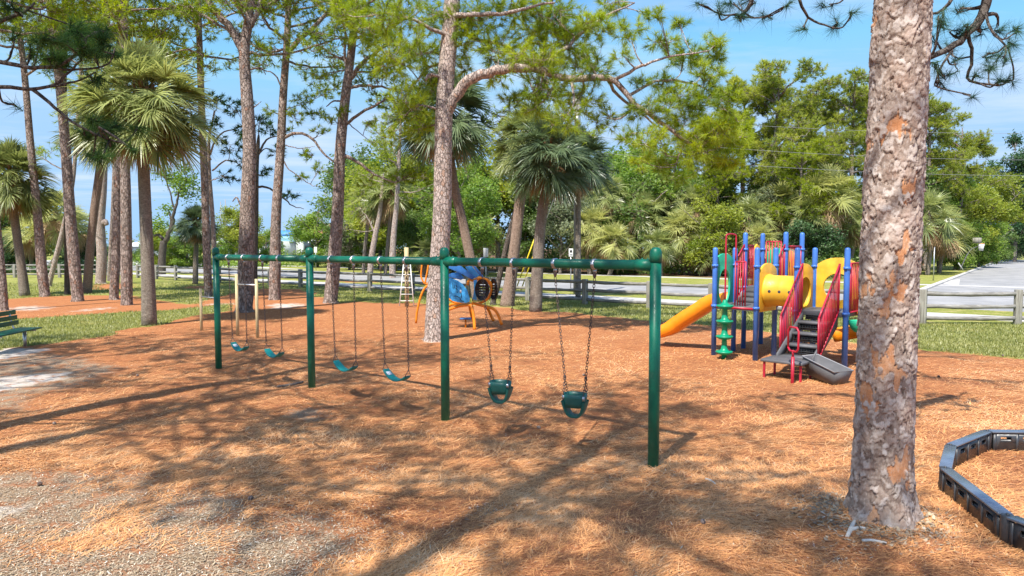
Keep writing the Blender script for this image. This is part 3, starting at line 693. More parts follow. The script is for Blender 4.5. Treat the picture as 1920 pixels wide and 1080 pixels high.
def belt_swing(s1, s2, drift, label, sticker=False, tilt=0.0):
    c = swp((s1+s2)/2, 0); root = thing('belt_swing', (c[0], c[1], BEAM-.1), label, 'swing', 'belt swings hanging from the green frame')
    half = np.linalg.norm(swp(s1, 0)-swp(s2, 0))/2; d = swn*0; x = np.array([-swu[0], -swu[1], 0])   # screen right-ish along the beam
    o = c+x*drift
    zend = .64; hw = half*.93
    eL, eR = o-x*hw+[0, 0, zend+tilt], o+x*hw+[0, 0, zend-tilt]
    for s, e in ((max(s1, s2), eL), (min(s1, s2), eR)): swing_chain(swp(s, BEAM-.1), e+[0, 0, .03], root)
    # curved belt
    K = 15; u = np.linspace(-1, 1, K); w = .072
    prof = np.array([o+x*(hw-.02)*q+np.array([0, 0, .445+.115*q*q-tilt*q]) for q in u])
    T = nrm(np.gradient(prof, axis=0)); nn_ = nrm(np.cross(T, swn)); th = .011
    mb = MB(); ring = []
    ww = w*(1-.25*np.abs(u)**6)
    V = np.stack([prof-swn*ww[:, None]-nn_*th, prof+swn*ww[:, None]-nn_*th, prof+swn*ww[:, None]+nn_*th, prof-swn*ww[:, None]+nn_*th], 1).reshape(-1, 3)
    q = [[k*4+j, k*4+(j+1) % 4, (k+1)*4+(j+1) % 4, (k+1)*4+j] for k in range(K-1) for j in range(4)]+[[3, 2, 1, 0], [(K-1)*4+j for j in range(4)]]
    mb.add(V, q); seat = mb.build('seat', M['teal'], root); bevel(seat, .004)
    if sticker:
        mb = MB(); k = 2; c0 = prof[k]; up = nn_[k] if nn_[k][2] > 0 else -nn_[k]
        box(mb, c0+up*(th+.0025), (.075, .085, .003), ax=np.array([T[k], swn, up])); mb.build('sticker', M['label'], seat)
    for e, p_ in ((eL, prof[0]), (eR, prof[-1])):
        mb = MB(); top = e+np.array([0, 0, .02]); inw = nrm(o+[0, 0, e[2]]-e)
        a1, a2 = p_-swn*w*.8, p_+swn*w*.8
        tube(mb, [top, a1, a2, top], .0065, 6); mb.build('triangle_link', M['chain'], root)
    return root
belt_swing(hs[0][0], hs[0][1], .06, 'leftmost belt swing beside the left end post, with a white sticker', True, .02)
belt_swing(hs[0][2], hs[0][3], .06, 'belt swing in the left bay just left of the second post, plain teal seat', False, .01)
belt_swing(hs[1][0], hs[1][1], .05, 'plain teal belt swing in the middle bay just right of the second post', False, .02)
belt_swing(hs[1][2], hs[1][3], .05, 'teal belt swing with white sticker just left of the third post', True, .025)
def bucket_swing(s1, s2, drift, turn, label):
    c = swp((s1+s2)/2, 0); root = thing('bucket_swing', (c[0], c[1], BEAM-.1), label, 'toddler swing', 'toddler bucket swings in the right bay')
    x = np.array([-swu[0], -swu[1], 0]); ca, sa = cos(turn), sin(turn)
    X = np.array([x[0]*ca-x[1]*sa, x[0]*sa+x[1]*ca, 0]); Yv = np.array([-X[1], X[0], 0]); o = c+x*drift
    zt, hw, hd, H = .70, .148, .118, .275
    A = 36; th = np.arange(A)*2*pi/A
    def ring(z, f=1.0, inset=0):
        k = .82; cx = np.sign(np.cos(th))*np.abs(np.cos(th))**k; sy = np.sign(np.sin(th))*np.abs(np.sin(th))**k
        return o+X*((hw-inset)*f*cx)[:, None]+Yv*((hd-inset)*f*sy)[:, None]+np.array([0, 0, 1])*z
    seat = None; mb = MB()
    # upper band: outer and inner wall joined at the rims
    zs = [zt, zt-.05, zt-.11, zt-.165]; fs = [1.0, 1.0, .975, .92]
    R_ = [ring(z, f) for z, f in zip(zs, fs)]+[ring(z, f, .014) for z, f in zip(zs[::-1], fs[::-1])]
    V = np.concatenate(R_); n = len(R_); q = [[k*A+i, k*A+(i+1) % A, ((k+1) % n)*A+(i+1) % A, ((k+1) % n)*A+i] for k in range(n) for i in range(A)]
    mb.add(V, q); band = mb.build('seat', M['bucket'], root, smooth=False)
    # saddle: wide U strap from side to side plus a back-to-front one, leaving two leg holes
    def ustrap(dirv, hwid, half, depth, wtop, wbot, nm):
        mb = MB(); K = 17; u = np.linspace(-1, 1, K); nrmv = np.cross(dirv, [0, 0, 1])
        zz = zt-.085-depth*(1-np.abs(u)**2.6); xx = half*np.sign(u)*np.abs(u)**.8; ww = wbot+(wtop-wbot)*np.abs(u)**1.5
        P = o+dirv*xx[:, None]+np.array([0, 0, 1])*zz[:, None]; T = nrm(np.gradient(P, axis=0)); nv = nrm(np.cross(T, nrmv))
        V = np.stack([P-nrmv*ww[:, None]-nv*.016, P+nrmv*ww[:, None]-nv*.016, P+nrmv*ww[:, None]+nv*.016, P-nrmv*ww[:, None]+nv*.016], 1).reshape(-1, 3)
        q = [[k*4+j, k*4+(j+1) % 4, (k+1)*4+(j+1) % 4, (k+1)*4+j] for k in range(K-1) for j in range(4)]; mb.add(V, q)
        return bevel(mb.build(nm, M['bucket'], root), .004)
    ustrap(X, .05, hw*.93, .20, .10, .06, 'seat_strap')
    for sg in (-1, 1):
        mb = MB(); box(mb, o+X*sg*(hw*.80)+Yv*(-hd*.66)+np.array([0, 0, zt-.045]), (.05, .012, .055), ax=np.array([X, Yv, [0, 0, 1]])); mb.build('chain_bracket', M['steel'], root)
    for s, sg in ((max(s1, s2), -1), (min(s1, s2), 1)):
        j = o+X*sg*(hw*.92)+np.array([0, 0, zt+.20]); swing_chain(swp(s, BEAM-.1), j, root)
        mb = MB(); lathe(mb, [(.014, -.018), (.02, 0), (.014, .018)], j, (0, 0, 1), 8)
        for e in (-1, 1): link_chain(mb, j, o+X*sg*hw*.86+Yv*e*hd*.62+np.array([0, 0, zt-.01]))
        mb.build('chain_fork', M['chain'], root)
    return root
bucket_swing(hs[2][0], hs[2][1], .05, .35, 'green toddler bucket swing beside the third post, further of the two bucket swings')
bucket_swing(hs[2][2], hs[2][3], .02, .3, 'green toddler bucket swing nearest the right end post, the closest swing')

# ---------------------------------------------------------------- play structure
PW = np.array([4.7, 15.8]); PU = nrm(np.array([.69, .72])); PV = nrm(np.array([.72, -.69]))
def L3(a, b, z=0.0): q = PW+PU*a+PV*b; return np.array([q[0], q[1], z])
U3 = np.array([*PU, 0.]); V3 = np.array([*PV, 0.]); Z3 = np.array([0, 0, 1.])
D1, D2 = 1.18, 1.55
ps = thing('play_structure', tuple(L3(1, 1.5)), 'colourful play structure with blue posts, yellow tunnel, orange slide and red railed steps', 'playground')
for (a, b, h, deck) in ((0, 0, 2.5, D1), (1, 0, 2.5, D1), (0, 1, 2.5, D1), (1, 1, 2.5, D1), (1.55, 0, 2.87, D2), (1.55, 1, 2.87, D2), (2.55, 0, 2.87, D2), (2.55, 1, 2.87, D2), (0, 1.88, 2.5, D1), (1, 1.88, 2.5, D1), (0, 2.88, 2.5, D1), (1, 2.88, 2.5, D1)):
    c = L3(a, b); mb = MB(); lathe(mb, [(.0001, -.3), (.057, -.3), (.057, h-.05), (.05, h-.022), (.03, h-.006), (.0001, h)], c, sides=20)
    po = mb.build('post', M['blue'], ps, smooth=True)
    for z in (deck-.03, h-.42):
        mb = MB(); lathe(mb, [(.057, z-.032), (.072, z-.026), (.072, z+.026), (.057, z+.032)], c, sides=20); box(mb, c+[0, 0, z]-U3*.075, (.03, .05, .04), ax=np.array([U3, V3, Z3])); mb.build('clamp', M['blue'], po, smooth=False)
def deck(a0, b0, z, w=1.0):
    mb = MB(); box(mb, L3(a0+w/2, b0+w/2, z-.03), (w-.1, w-.1, .06), ax=np.array([U3, V3, Z3]))
    for k in (0, 1):
        bar(mb, L3(a0+.05, b0+k*w, z-.05), L3(a0+w-.05, b0+k*w, z-.05), .05, .1); bar(mb, L3(a0+k*w, b0+.05, z-.05), L3(a0+k*w, b0+w-.05, z-.05), .05, .1)
    return bevel(mb.build('deck', M['deck'], ps), .006)
deck(0, 0, D1); deck(1.55, 0, D2); deck(0, 1.88, D1)
# short stair between the left deck and the higher deck
mb = MB()
for i, (a, z) in enumerate(((1.09, D1+.10), (1.27, D1+.21), (1.45, D1+.31))): box(mb, L3(a+.02, .5, z), (.20, .82, .03), ax=np.array([U3, V3, Z3])); box(mb, L3(a-.075, .5, z-.06), (.012, .82, .12), ax=np.array([U3, V3, Z3]))
mb.build('steps', M['deck'], ps)
def rail(a0, b0, a1, b1, z0, z1, h0, h1, n, mat='red', name='railing', r=.013, rr=.017):
    """barred panel from (a0,b0) to (a1,b1), bottoms z0..z1 and tops z0+h0..z1+h1"""
    mb = MB(); A0, B0 = L3(a0, b0, z0), L3(a1, b1, z1); A1, B1 = L3(a0, b0, z0+h0), L3(a1, b1, z1+h1)
    for p_, q_ in ((A0, B0), (A1, B1), (A0, A1), (B0, B1)): tube(mb, [p_, q_], rr, 10)
    for i in range(1, n): t_ = i/n; tube(mb, [A0*(1-t_)+B0*t_, A1*(1-t_)+B1*t_], r, 8)
    return mb.build(name, M[mat], ps, smooth=True)
rail(1.04, 0.0, 1.5, 0.0, D1, D2, 1.0, 1.02, 5); rail(1.04, 1.0, 1.5, 1.0, D1, D2, 1.0, 1.02, 5)
rail(1.62, 0, 2.02, 0, D2, D2, 1.0, 1.0, 5); rail(1.62, 1.0, 2.48, 1.0, D2, D2, .98, .98, 9); rail(2.55, .1, 2.55, .48, D2, D2, 1.1, 1.1, 5)
rail(0, .50, 0, .74, D1-.05, D1-.05, 1.05, 1.05, 4); rail(.06, 2.93, .94, 2.93, D1, D1, 1.0, 1.0, 9)
mb = MB(); bar(mb, L3(0, .06, D1-.05), L3(0, .94, D1-.05), .06, .05); mb.build('entry_sill', M['red'], ps)
# yellow moulded panels
def arch_outline(w, h, r=.12, hump=.10):
    pts = [(-w/2, 0), (w/2, 0), (w/2, h-.18), (w/2-.03, h-.1), (w/2-.10, h-.06)]
    pts += [(x, h-.06+hump*(1-(abs(x)/(w/2-.10))**2.2)) for x in np.linspace(w/2-.16, -w/2+.16, 9)]+[(-w/2+.10, h-.06), (-w/2+.03, h-.1), (-w/2, h-.18)]
    return pts
for b_, nm in ((1.03, 'tunnel_panel'), (1.85, 'tunnel_panel')):
    mb = MB(); panel(mb, arch_outline(.90, 1.05), [circ(0, .47, .33)], L3(.5, b_, D1-.12), U3, Z3, .05); bevel(mb.build(nm, M['yellow'], ps), .012)
mb = MB(); c = L3(.5, 0, D1+.35)
prof = [(.345, 1.055), (.375, 1.055), (.375, 1.10), (.345, 1.12), (.345, 1.40), (.349, 1.43), (.345, 1.46), (.345, 1.76), (.375, 1.78), (.375, 1.825), (.345, 1.825), (.325, 1.80), (.325, 1.08), (.345, 1.055)]
lathe(mb, prof, c, V3, 40); tn = mb.build('tunnel', M['yellow'], ps, smooth=False)
for poly_ in tn.data.polygons: poly_.use_smooth = True
mb = MB()
for b_ in (1.22, 1.44, 1.66): lathe(mb, [(.0001, .003), (.028, .003), (.033, 0)], L3(.5, b_, D1+.35)-U3*.3458, -U3, 14)
mb.build('peep_hole', M['glass_dark'], tn)
mb = MB(); panel(mb, arch_outline(.92, 1.16), [circ(0, .56, .30)], L3(1.0, 2.38, D1-.1), V3, Z3, .05); bevel(mb.build('porthole_panel', M['yellow'], ps), .012)
mb = MB(); panel(mb, arch_outline(.34, 1.1, hump=.05), [], L3(2.2, 0, D2-.05), U3, Z3, .04); panel(mb, arch_outline(.40, .9, hump=.08), [], L3(2.55, .72, D2-.05), V3, Z3, .04); bevel(mb.build('side_panel', M['yellow'], ps), .01)
# green slide hood with oval hole, orange slide
mb = MB(); panel(mb, arch_outline(.92, 1.22), [circ(0, .48, .29, .42)], L3(.5, -.03, D1-.08), U3, Z3, .05); bevel(mb.build('slide_hood', M['green_light'], ps), .012)
mb = MB(); panel(mb, arch_outline(.8, 1.0, hump=.05), [circ(0, .5, .25, .34)], L3(2.6, .5, D2-.05), V3, Z3, .05); bevel(mb.build('slide_hood', M['green_light'], ps), .012)
def chute(path, name, mat, parent, w=.28, wall=.25, th=.022, n=26, openr=1.0):
    P = smooth(path, n); T = nrm(np.gradient(P, axis=0)); S = nrm(np.cross(T, Z3)); Nn = np.cross(S, T); mb = MB()
    sec = [(-w-.03, wall), (-w-.005, wall+.01), (-w+.01, wall-.02), (-w+.035, .05), (-w+.09, .01), (0, -.005), (w-.09, .01), (w-.035, .05), (w-.01, wall-.02), (w+.005, wall+.01), (w+.03, wall), (w, .02), (w-.07, -th-.01), (0, -th-.02), (-w+.07, -th-.01), (-w, .02)]
    k = len(sec); V = np.concatenate([[p_+s_*a+n_*b for a, b in sec] for p_, s_, n_ in zip(P, S, Nn)])
    q = [[i*k+j, i*k+(j+1) % k, (i+1)*k+(j+1) % k, (i+1)*k+j] for i in range(n-1) for j in range(k)]; mb.add(V, q)
    mb.f.append(np.array([list(range(k-1, -1, -1))])); mb.mi.append(0); mb.f.append(np.array([list(range((n-1)*k, n*k))])); mb.mi.append(0)
    return mb.build(name, mat, parent, smooth=True)
zs_ = lambda b, z: L3(.5, b, z)
chute([zs_(-.02, D1+.0), zs_(-.22, D1-.06), zs_(-.62, .86), zs_(-1.05, .58), zs_(-1.3, .40), zs_(-1.5, .30), zs_(-1.66, .25), zs_(-1.80, .21)], 'slide', M['orange'], ps)
chute([L3(.5, 2.95, D1-.02), L3(.72, 3.2, D1-.08), L3(1.15, 3.42, .98), L3(1.7, 3.3, .80), L3(2.05, 2.95, .62), L3(2.2, 2.45, .45), L3(2.15, 2.0, .33)], 'spiral_slide', M['orange'], ps, n=34)
mb = MB()
for i in range(10):
    pass
lathe(mb, [(.02, .0), (.10, .03), (.17, .10), (.205, .20), (.205, .26), (.18, .26), (.14, .14), (.05, .06)], L3(.16, 3.1, D1-.42), sides=20); mb.build('slide_bracket', M['green_light'], ps, smooth=True)
# green play panel under the high deck
mb = MB(); panel(mb, [(-.46, 0), (.46, 0), (.46, 1.18), (-.46, 1.18)], [[(-.14, .30), (.16, .30), (.16, .72), (.10, .82), (-.08, .82), (-.14, .72)]], L3(2.0, .98, .22), U3, Z3, .05)
for z in np.arange(.30, 1.35, .10):
    if .5 < z < 1.06:
        bar(mb, L3(1.56, .948, z), L3(1.83, .948, z), .02, .03); bar(mb, L3(2.18, .948, z), L3(2.44, .948, z), .02, .03)
    else: bar(mb, L3(1.56, .948, z), L3(2.44, .948, z), .02, .03)
mb.build('play_panel', M['green_plastic'], ps)
# pod climber: green discs on a core
c = L3(-.36, .44); mb = MB(); pr = [(.0001, -.05), (.05, -.05)]
for k in range(4):
    z = .10+k*.345
    pr += [(.055, z-.01), (.12, z+.0), (.185, z+.045), (.19, z+.07), (.165, z+.085), (.115, z+.075), (.075, z+.12), (.062, z+.2)]
pr = pr[:-1]+[(.062, 1.26), (.045, 1.32), (.02, 1.335), (.0001, 1.335)]
lathe(mb, pr, c, sides=28); mb.build('pod_climber', M['green_plastic'], ps, smooth=True)
# red arch handle from the climber top to the deck
mb = MB(); q0, q1 = L3(-.36, .44), L3(0, .50)
tube(mb, smooth([q0+[0, 0, 1.3], q0+[0, 0, 2.2], q0+[0, 0, 2.7], q0*.85+q1*.15+[0, 0, 2.79], q0*.15+q1*.85+[0, 0, 2.79], q1+[0, 0, 2.7], q1+[0, 0, 2.2]], 28), .019, 12); mb.build('arch_handle', M['red'], ps, smooth=True)
# steps up to the right deck
SX = 2.38; nst = 4; run = .30; rise = (D1-.36)/4
def axes(): return np.array([U3, V3, Z3])
for i in range(4):
    a = -.15-run*i; z = D1-rise*(i+1)
    mb = MB(); box(mb, L3(a-.02, SX, z-.014), (run+.02, .66, .028), ax=axes()); bar(mb, L3(a-run/2-.03, SX-.33, z-.03), L3(a-run/2-.03, SX+.33, z-.03), .02, .055)
    st = mb.build('step', M['deck'], ps)
    mb = MB(); zt_ = z+rise-.03 
    for y in np.linspace(-.29, .29, 12): tube(mb, [L3(a+run/2-.01, SX+y, z), L3(a+run/2-.01, SX+y, zt_)], .006, 4)
    for zz in np.linspace(z+.03, zt_-.02, 4): tube(mb, [L3(a+run/2-.01, SX-.31, zz), L3(a+run/2-.01, SX+.31, zz)], .006, 4)
    box(mb, L3(a+run/2+.05, SX, (z+zt_)/2), (.01, .64, rise-.04), ax=axes()); mb.build('riser', M['black_plastic'], st)
mb = MB()
for y in (-.345, .345):
    panel(mb, [(0, D1-.02), (0, D1-.30), (-1.18, .22), (-1.30, .22), (-1.30, .40)], [], L3(-.03, SX+y, 0), U3, Z3, .03)
mb.build('stringer', M['deck'], ps)
mb = MB(); box(mb, L3(-1.62, SX-.02, .335), (.62, .80, .055), ax=axes()); bevel(mb.build('transfer_platform', M['deck'], ps), .015)
for a_, b_ in ((-1.87, SX-.36), (-1.38, SX-.36), (-1.87, SX+.33), (-1.38, SX+.33)):
    mb = MB(); lathe(mb, [(.024, -.2), (.024, .30)], L3(a_, b_), sides=12); mb.build('platform_leg', M['red'], ps, smooth=True)
for y in (-.37, .37):
    mb = MB(); top = []
    a0_, a1_ = -.04, -1.12; z0_, z1_ = D1, .44
    A0, A1 = L3(a0_, SX+y, z0_+.02), L3(a1_, SX+y, z1_-.14); H0, H1 = L3(a0_, SX+y, z0_+.98), L3(a1_, SX+y, z1_+.70)
    tube(mb, [A0, A1], .016, 8); tube(mb, smooth([H0, H0*.5+H1*.5, H1], 8), .019, 10); tube(mb, [H0, A0], .017, 8); tube(mb, [H1, L3(a1_, SX+y, .34)], .019, 10)
    for i in range(1, 13): u = i/13; tube(mb, [A0*(1-u)+A1*u, H0*(1-u)+H1*u], .0115, 6)
    mb.build('handrail', M['red'], ps, smooth=True)
c = L3(-2.12, SX+.28); mb = MB(); tube(mb, [c+[0, 0, -.2], c+[0, 0, .50]], .03, 14); tube(mb, [c+[0, 0, .5], c+[0, 0, .62]], .02, 12)
xr = nrm(V3*.8+U3*-.5)*np.array([1, 1, 0]); xr = nrm(xr); w_ = .145
lp = [(-w_, .66), (-w_, .98), (-w_+.05, 1.04), (w_-.05, 1.04), (w_, .98), (w_, .66), (w_-.05, .60), (-w_+.05, .60), (-w_, .66)]
tube(mb, [c+xr*a+Z3*b for a, b in lp], .019, 10); mb.build('loop_handle', M['red'], ps, smooth=True)
# open black plastic trough beside the steps
mb = MB(); o_ = gr(1546, 716)+np.array([.05, .05, 0]); ax_ = np.array([nrm(np.array([.42, -.9, 0])), nrm(np.array([.9, .42, 0])), Z3])
def tp(a, b, z): return o_+ax_[0]*a*.9+ax_[1]*b*1.15+Z3*z*.95
outer = [(-.34, -.13, .10), (.34, -.15, -.02), (.34, .15, -.02), (-.34, .13, .10)]
top_ = [(-.42, -.18, .46), (.42, -.21, .26), (.42, .21, .26), (-.42, .18, .46)]
inner_t = [(-.40, -.16, .462), (.40, -.19, .262), (.40, .19, .262), (-.40, .16, .462)]; inner_b = [(-.31, -.10, .13), (.31, -.12, .01), (.31, .12, .01), (-.31, .10, .13)]
V = [tp(*q) for q in outer+top_+inner_t+inner_b]
mb.add(V, [[3, 2, 1, 0]]+[[i, (i+1) % 4, (i+1) % 4+4, i+4] for i in range(4)]+[[i+4, (i+1) % 4+4, (i+1) % 4+8, i+8] for i in range(4)]+[[i+8, (i+1) % 4+8, (i+1) % 4+12, i+12] for i in range(4)]+[[12, 13, 14, 15]])
tr_ = thing('trough', tuple(o_), 'open black plastic trough lying tilted beside the grey steps', 'trough')
mb.build('tub', M['deck'], tr_)
mb = MB(); tube(mb, [tp(*q) for q in top_+top_[:1]], .014, 8); mb.build('rim', M['cable'], tr_)  # lighter grey tube paints in the highlight along the rim edge
mb = MB()
for s_ in (-1, 1):
    for a_ in (-.25, .22): bar(mb, tp(a_, .14*s_, -.03), tp(a_, .14*s_, .2-.18*(a_+.25)), .05, .04)
mb.build('foot', M['black_plastic'], tr_)

# ---------------------------------------------------------------- insect climber (blue body panels, orange tubes)
HO = np.array([-1.45, 21.3, 0]); hx = nrm(np.array([1, -.12, 0])); hy = np.array([-hx[1], hx[0], 0])   # hx towards the head
def hp(a, b, z): return HO+hx*a+hy*b+Z3*z
ic = thing('insect_climber', tuple(HO), 'insect shaped climber with orange tube legs, light blue side and black round eyes', 'climbing frame')
def hpx(px, py, dY=0): return at(px, py, 21.3+dY)
for nm, pts in (('leg', [hpx(860, 574, -.15), hpx(882, 572, -.4), hpx(886, 582, -.5), hpx(889, 600, -.55), hpx(890, 619, -.6)]),
                ('leg', [hpx(880, 570, .1), hpx(884, 590, .25), hpx(888, 600, .4), hpx(890, 608, .5)]),
                ('leg', [hpx(886, 568, -.1), hpx(905, 573, -.2), hpx(925, 579, -.3), hpx(934, 590, -.3), hpx(941, 609, -.3)]),
                ('leg', [hpx(886, 568, .2), hpx(905, 573, .5), hpx(914, 578, .6), hpx(920, 590, .7), hpx(926, 602, .7)]),
                ('leg', [hpx(880, 569, -.1), hpx(860, 574, -.2), hpx(842, 580, -.3), hpx(818, 588, -.4), hpx(812, 612, -.4)]),
                ('leg', [hpx(880, 569, .3), hpx(850, 570, .5), hpx(838, 576, .6), hpx(822, 585, .7), hpx(818, 602, .7)]),
                ('tail_leg', [hpx(812, 530, 0), hpx(802, 535, 0), hpx(794, 544, 0), hpx(787, 562, 0), hpx(782, 585, 0), hpx(780, 606, 0)])):
    mb = MB(); tube(mb, smooth(pts, 16), .048 if nm == 'leg' else .035, 12); mb.build(nm, M['orange_steel'], ic, smooth=True)
mb = MB()   # body ring and spine
tube(mb, smooth([hpx(881, 570, 0), hpx(905, 566, 0), hpx(917, 556, 0), hpx(922, 538, 0), hpx(916, 526, 0), hpx(900, 521, 0), hpx(888, 526, 0), hpx(880, 524, 0), hpx(876, 535, 0)], 36), .042, 12)
tube(mb, smooth([hpx(881, 570, .5), hpx(905, 566, .5), hpx(919, 553, .5), hpx(920, 536, .5), hpx(908, 524, .5), hpx(890, 524, .4)], 26), .035, 10)
tube(mb, [hpx(881, 570, -.25), hpx(881, 570, .6)], .04, 10); tube(mb, smooth([hpx(878, 570, .2), hpx(850, 566, .2), hpx(825, 545, .15), hpx(808, 528, .1), hpx(812, 530, 0)], 14), .04, 10)
mb.build('body_frame', M['orange_steel'], ic, smooth=True)
for pts in ([hpx(808, 528, .1), hpx(797, 532, .1), hpx(790, 520, .1), hpx(790, 508, .1), hpx(792, 490, .1)], [hpx(797, 532, .1), hpx(799, 520, .1), hpx(802, 505, .1), hpx(804, 490, .1)]):
    mb = MB(); tube(mb, smooth(pts, 14), .028, 10); mb.build('antenna', M['orange_steel'], ic, smooth=True)
def poly_at(px_pts, Y0, Y1=None, th=.035, mat='skyblue', name='side_panel', parent=ic, holes=[], pivot=None):
    """flat plate whose outline is given by points on an upright plane between depth Y0 (left) and Y1 (right)"""
    Y1 = Y0 if Y1 is None else Y1; xs = [p_[0] for p_ in px_pts]; x0, x1 = min(xs), max(xs)
    A = at(x0, 540, Y0); B = at(x1, 540, Y1); U = nrm(np.array([B[0]-A[0], B[1]-A[1], 0])); O = np.array([A[0], A[1], 0]); nn_ = np.cross(U, Z3)
    def conv(p_):
        d = ray(*p_); k = np.dot(O-np.array([0, 0, CAMH]), nn_)/np.dot(d, nn_); q = np.array([0, 0, CAMH])+d*k; return (np.dot(q-O, U), q[2])
    mb = MB(); panel(mb, [conv(p_) for p_ in px_pts], [[conv(p_) for p_ in h] for h in holes], O, U, Z3, th)
    return bevel(mb.build(name, M[mat], parent), .006), conv, O, U, nn_
body = [(829, 522), (838, 520), (848, 522), (858, 526), (868, 533), (876, 544), (881, 560), (880, 566), (874, 568), (860, 567), (848, 564), (840, 556), (832, 545), (826, 532)]
sp, conv, O_, U_, n__ = poly_at(body, 20.95, 20.85)
marks = MB()                                             # dark relief marks on the light blue side
def mark(p0, p1, w=.022):
    a = conv(p0); b = conv(p1); bar(marks, O_+U_*a[0]+Z3*a[1]+n__*.022, O_+U_*b[0]+Z3*b[1]+n__*.022, .012, w, up=n__)
for a, b in (((849, 531), (850, 541)), ((852, 534), (852, 540)), ((855, 534), (857, 538)), ((855, 540), (858, 544)), ((856, 545), (858, 549)), ((864, 538), (865, 542)), ((864, 548), (866, 554)), ((866, 554), (865, 559)), ((851, 555), (856, 555)), ((856, 555), (862, 558)), ((862, 558), (865, 564)), ((865, 564), (870, 565))): mark(a, b)
marks.build('relief_mark', M['black'], sp)
mk = MB(); a = conv((864, 546)); box(mk, O_+U_*a[0]+Z3*a[1]+n__*.02, (.05, .01, .09), ax=np.array([U_, n__, Z3])); mk.build('label', M['label'], sp)
poly_at([(888, 526), (894, 524), (894, 563), (886, 561), (889, 545)], 21.0, 21.0, name='neck_panel')
poly_at([(829, 518), (848, 512), (862, 510), (870, 522), (864, 525), (850, 521)], 21.3, 21.5, mat='wingblue', name='shoulder_panel')
for i, (pts, mat, Y0) in enumerate((([(834, 500), (862, 497), (893, 520), (885, 524), (866, 514), (846, 505)], 'wingblue', 21.1), ([(872, 500), (884, 498), (899, 516), (892, 521), (880, 512)], 'skyblue', 21.9), ([(886, 498), (892, 500), (909, 521), (904, 523)], 'wingblue', 22.1))):
    poly_at(pts, Y0, Y0+.15, mat=mat, name='wing')
def eye(cx, cy, rx, ry, Y0, Y1):
    pts = [(cx+rx*cos(k*2*pi/26), cy+ry*sin(k*2*pi/26)) for k in range(26)]
    holes = [[(cx-rx*.45, cy+ry*v-1.0), (cx+rx*.5, cy+ry*v-1.0), (cx+rx*.5, cy+ry*v+.6), (cx-rx*.45, cy+ry*v+.6)] for v in (-.45, -.2, .05, .3, .52)]
    return poly_at(pts, Y0, Y1, mat='black', name='eye', holes=holes, th=.05)
eye(904, 543, 13, 20, 20.9, 20.75); eye(925.5, 542, 6.0, 20, 21.5, 21.0)
mb = MB(); box(mb, hpx(873, 597, 0)+[0, 0, 0], (.34, .3, .04)); bevel(mb.build('foot_plate', M['wingblue'], ic), .01)
mb = MB(); tube(mb, [hpx(873, 597, 0)+[0, 0, -.02], [hpx(873, 597, 0)[0], 21.3, -.1]], .03, 8); mb.build('foot_stalk', M['orange_steel'], ic)

# ---------------------------------------------------------------- wooden exercise bars and climbing pole
eb = thing('exercise_bars', tuple(gr(446, 628)), 'pale timber exercise bars of stepped heights left of the swings', 'exercise bars')
PB = [(378, 620, 541), (411, 626, 513), (446, 630, 514), (483, 634, 523)]
tops = []
for bx, by, ty in PB:
    b = gr(bx, by); z = at(bx, ty, b[1])[2]; mb = MB(); tube(mb, [b+[0, 0, -.2], [b[0], b[1], z]], .042, 12); mb.build('post', M['new_wood'], eb, smooth=True); tops.append(np.array([b[0], b[1], z]))
for i, j, y0 in ((0, 1, 556), (1, 2, 515.5), (2, 3, 533)):
    a, b = tops[i].copy(), tops[j].copy(); a[2] = at(PB[i][0], y0, a[1])[2]; b[2] = a[2]; mb = MB(); tube(mb, [a, b], .02, 10); mb.build('crossbar', M['new_wood'] if i == 1 else M['steel'], eb, smooth=True)
b = gr(763, 575); cl = thing('climbing_pole', tuple(b), 'pale timber pole with a narrow white ladder leaning on it', 'climbing pole')
mb = MB(); tube(mb, [b+[0, 0, -.2], b+[0, 0, 2.5]], .09, 14); mb.build('pole', M['new_wood'], cl, smooth=True)
mb = MB(); l0, l1, r0_, r1_ = at(749, 574, b[1]-.35), at(757, 492, b[1]-.1), at(776, 574, b[1]-.35), at(769, 492, b[1]-.1)
tube(mb, [l0, l1], .022, 8); tube(mb, [r0_, r1_], .022, 8)
for u in (.12, .27, .42, .57, .72, .87): tube(mb, [l0*(1-u)+l1*u, r0_*(1-u)+r1_*u], .016, 8)
mb.build('ladder', M['white'], cl, smooth=True)

# ---------------------------------------------------------------- bench at the left edge
bx0 = gr(46, 650); be = thing('bench', (bx0[0], bx0[1]-.75, 0), 'dark green slatted bench at the left edge of the play area', 'bench')
bu = nrm(np.array([.12, -1, 0])); bn = np.array([-bu[1], bu[0], 0])      # along / facing right
B0 = np.array([bx0[0], bx0[1]+.12, 0])
def bp(a, b, z): return B0+bu*a+bn*b+Z3*z
for k, w in ((-.17, .12), (-.035, .12), (.10, .12), (.235, .12)):
    mb = MB(); bar(mb, bp(-.12, k, .45), bp(1.75, k, .45), w, .035); bevel(mb.build('seat_slat', M['bench'], be), .006)
for z, k in ((.60, -.27), (.73, -.30), (.86, -.33)):
    mb = MB(); bar(mb, bp(-.12, k, z), bp(1.75, k, z), .03, .11); bevel(mb.build('back_slat', M['bench'], be), .006)
for a in (.12, 1.5):
    mb = MB(); tube(mb, [bp(a, 0, -.1), bp(a, 0, .42)], .042, 12); tube(mb, smooth([bp(a, .27, .42), bp(a, 0, .41), bp(a, -.18, .42), bp(a, -.27, .52), bp(a, -.345, .90)], 12), .022, 8); mb.build('leg', M['steel'], be, smooth=True)

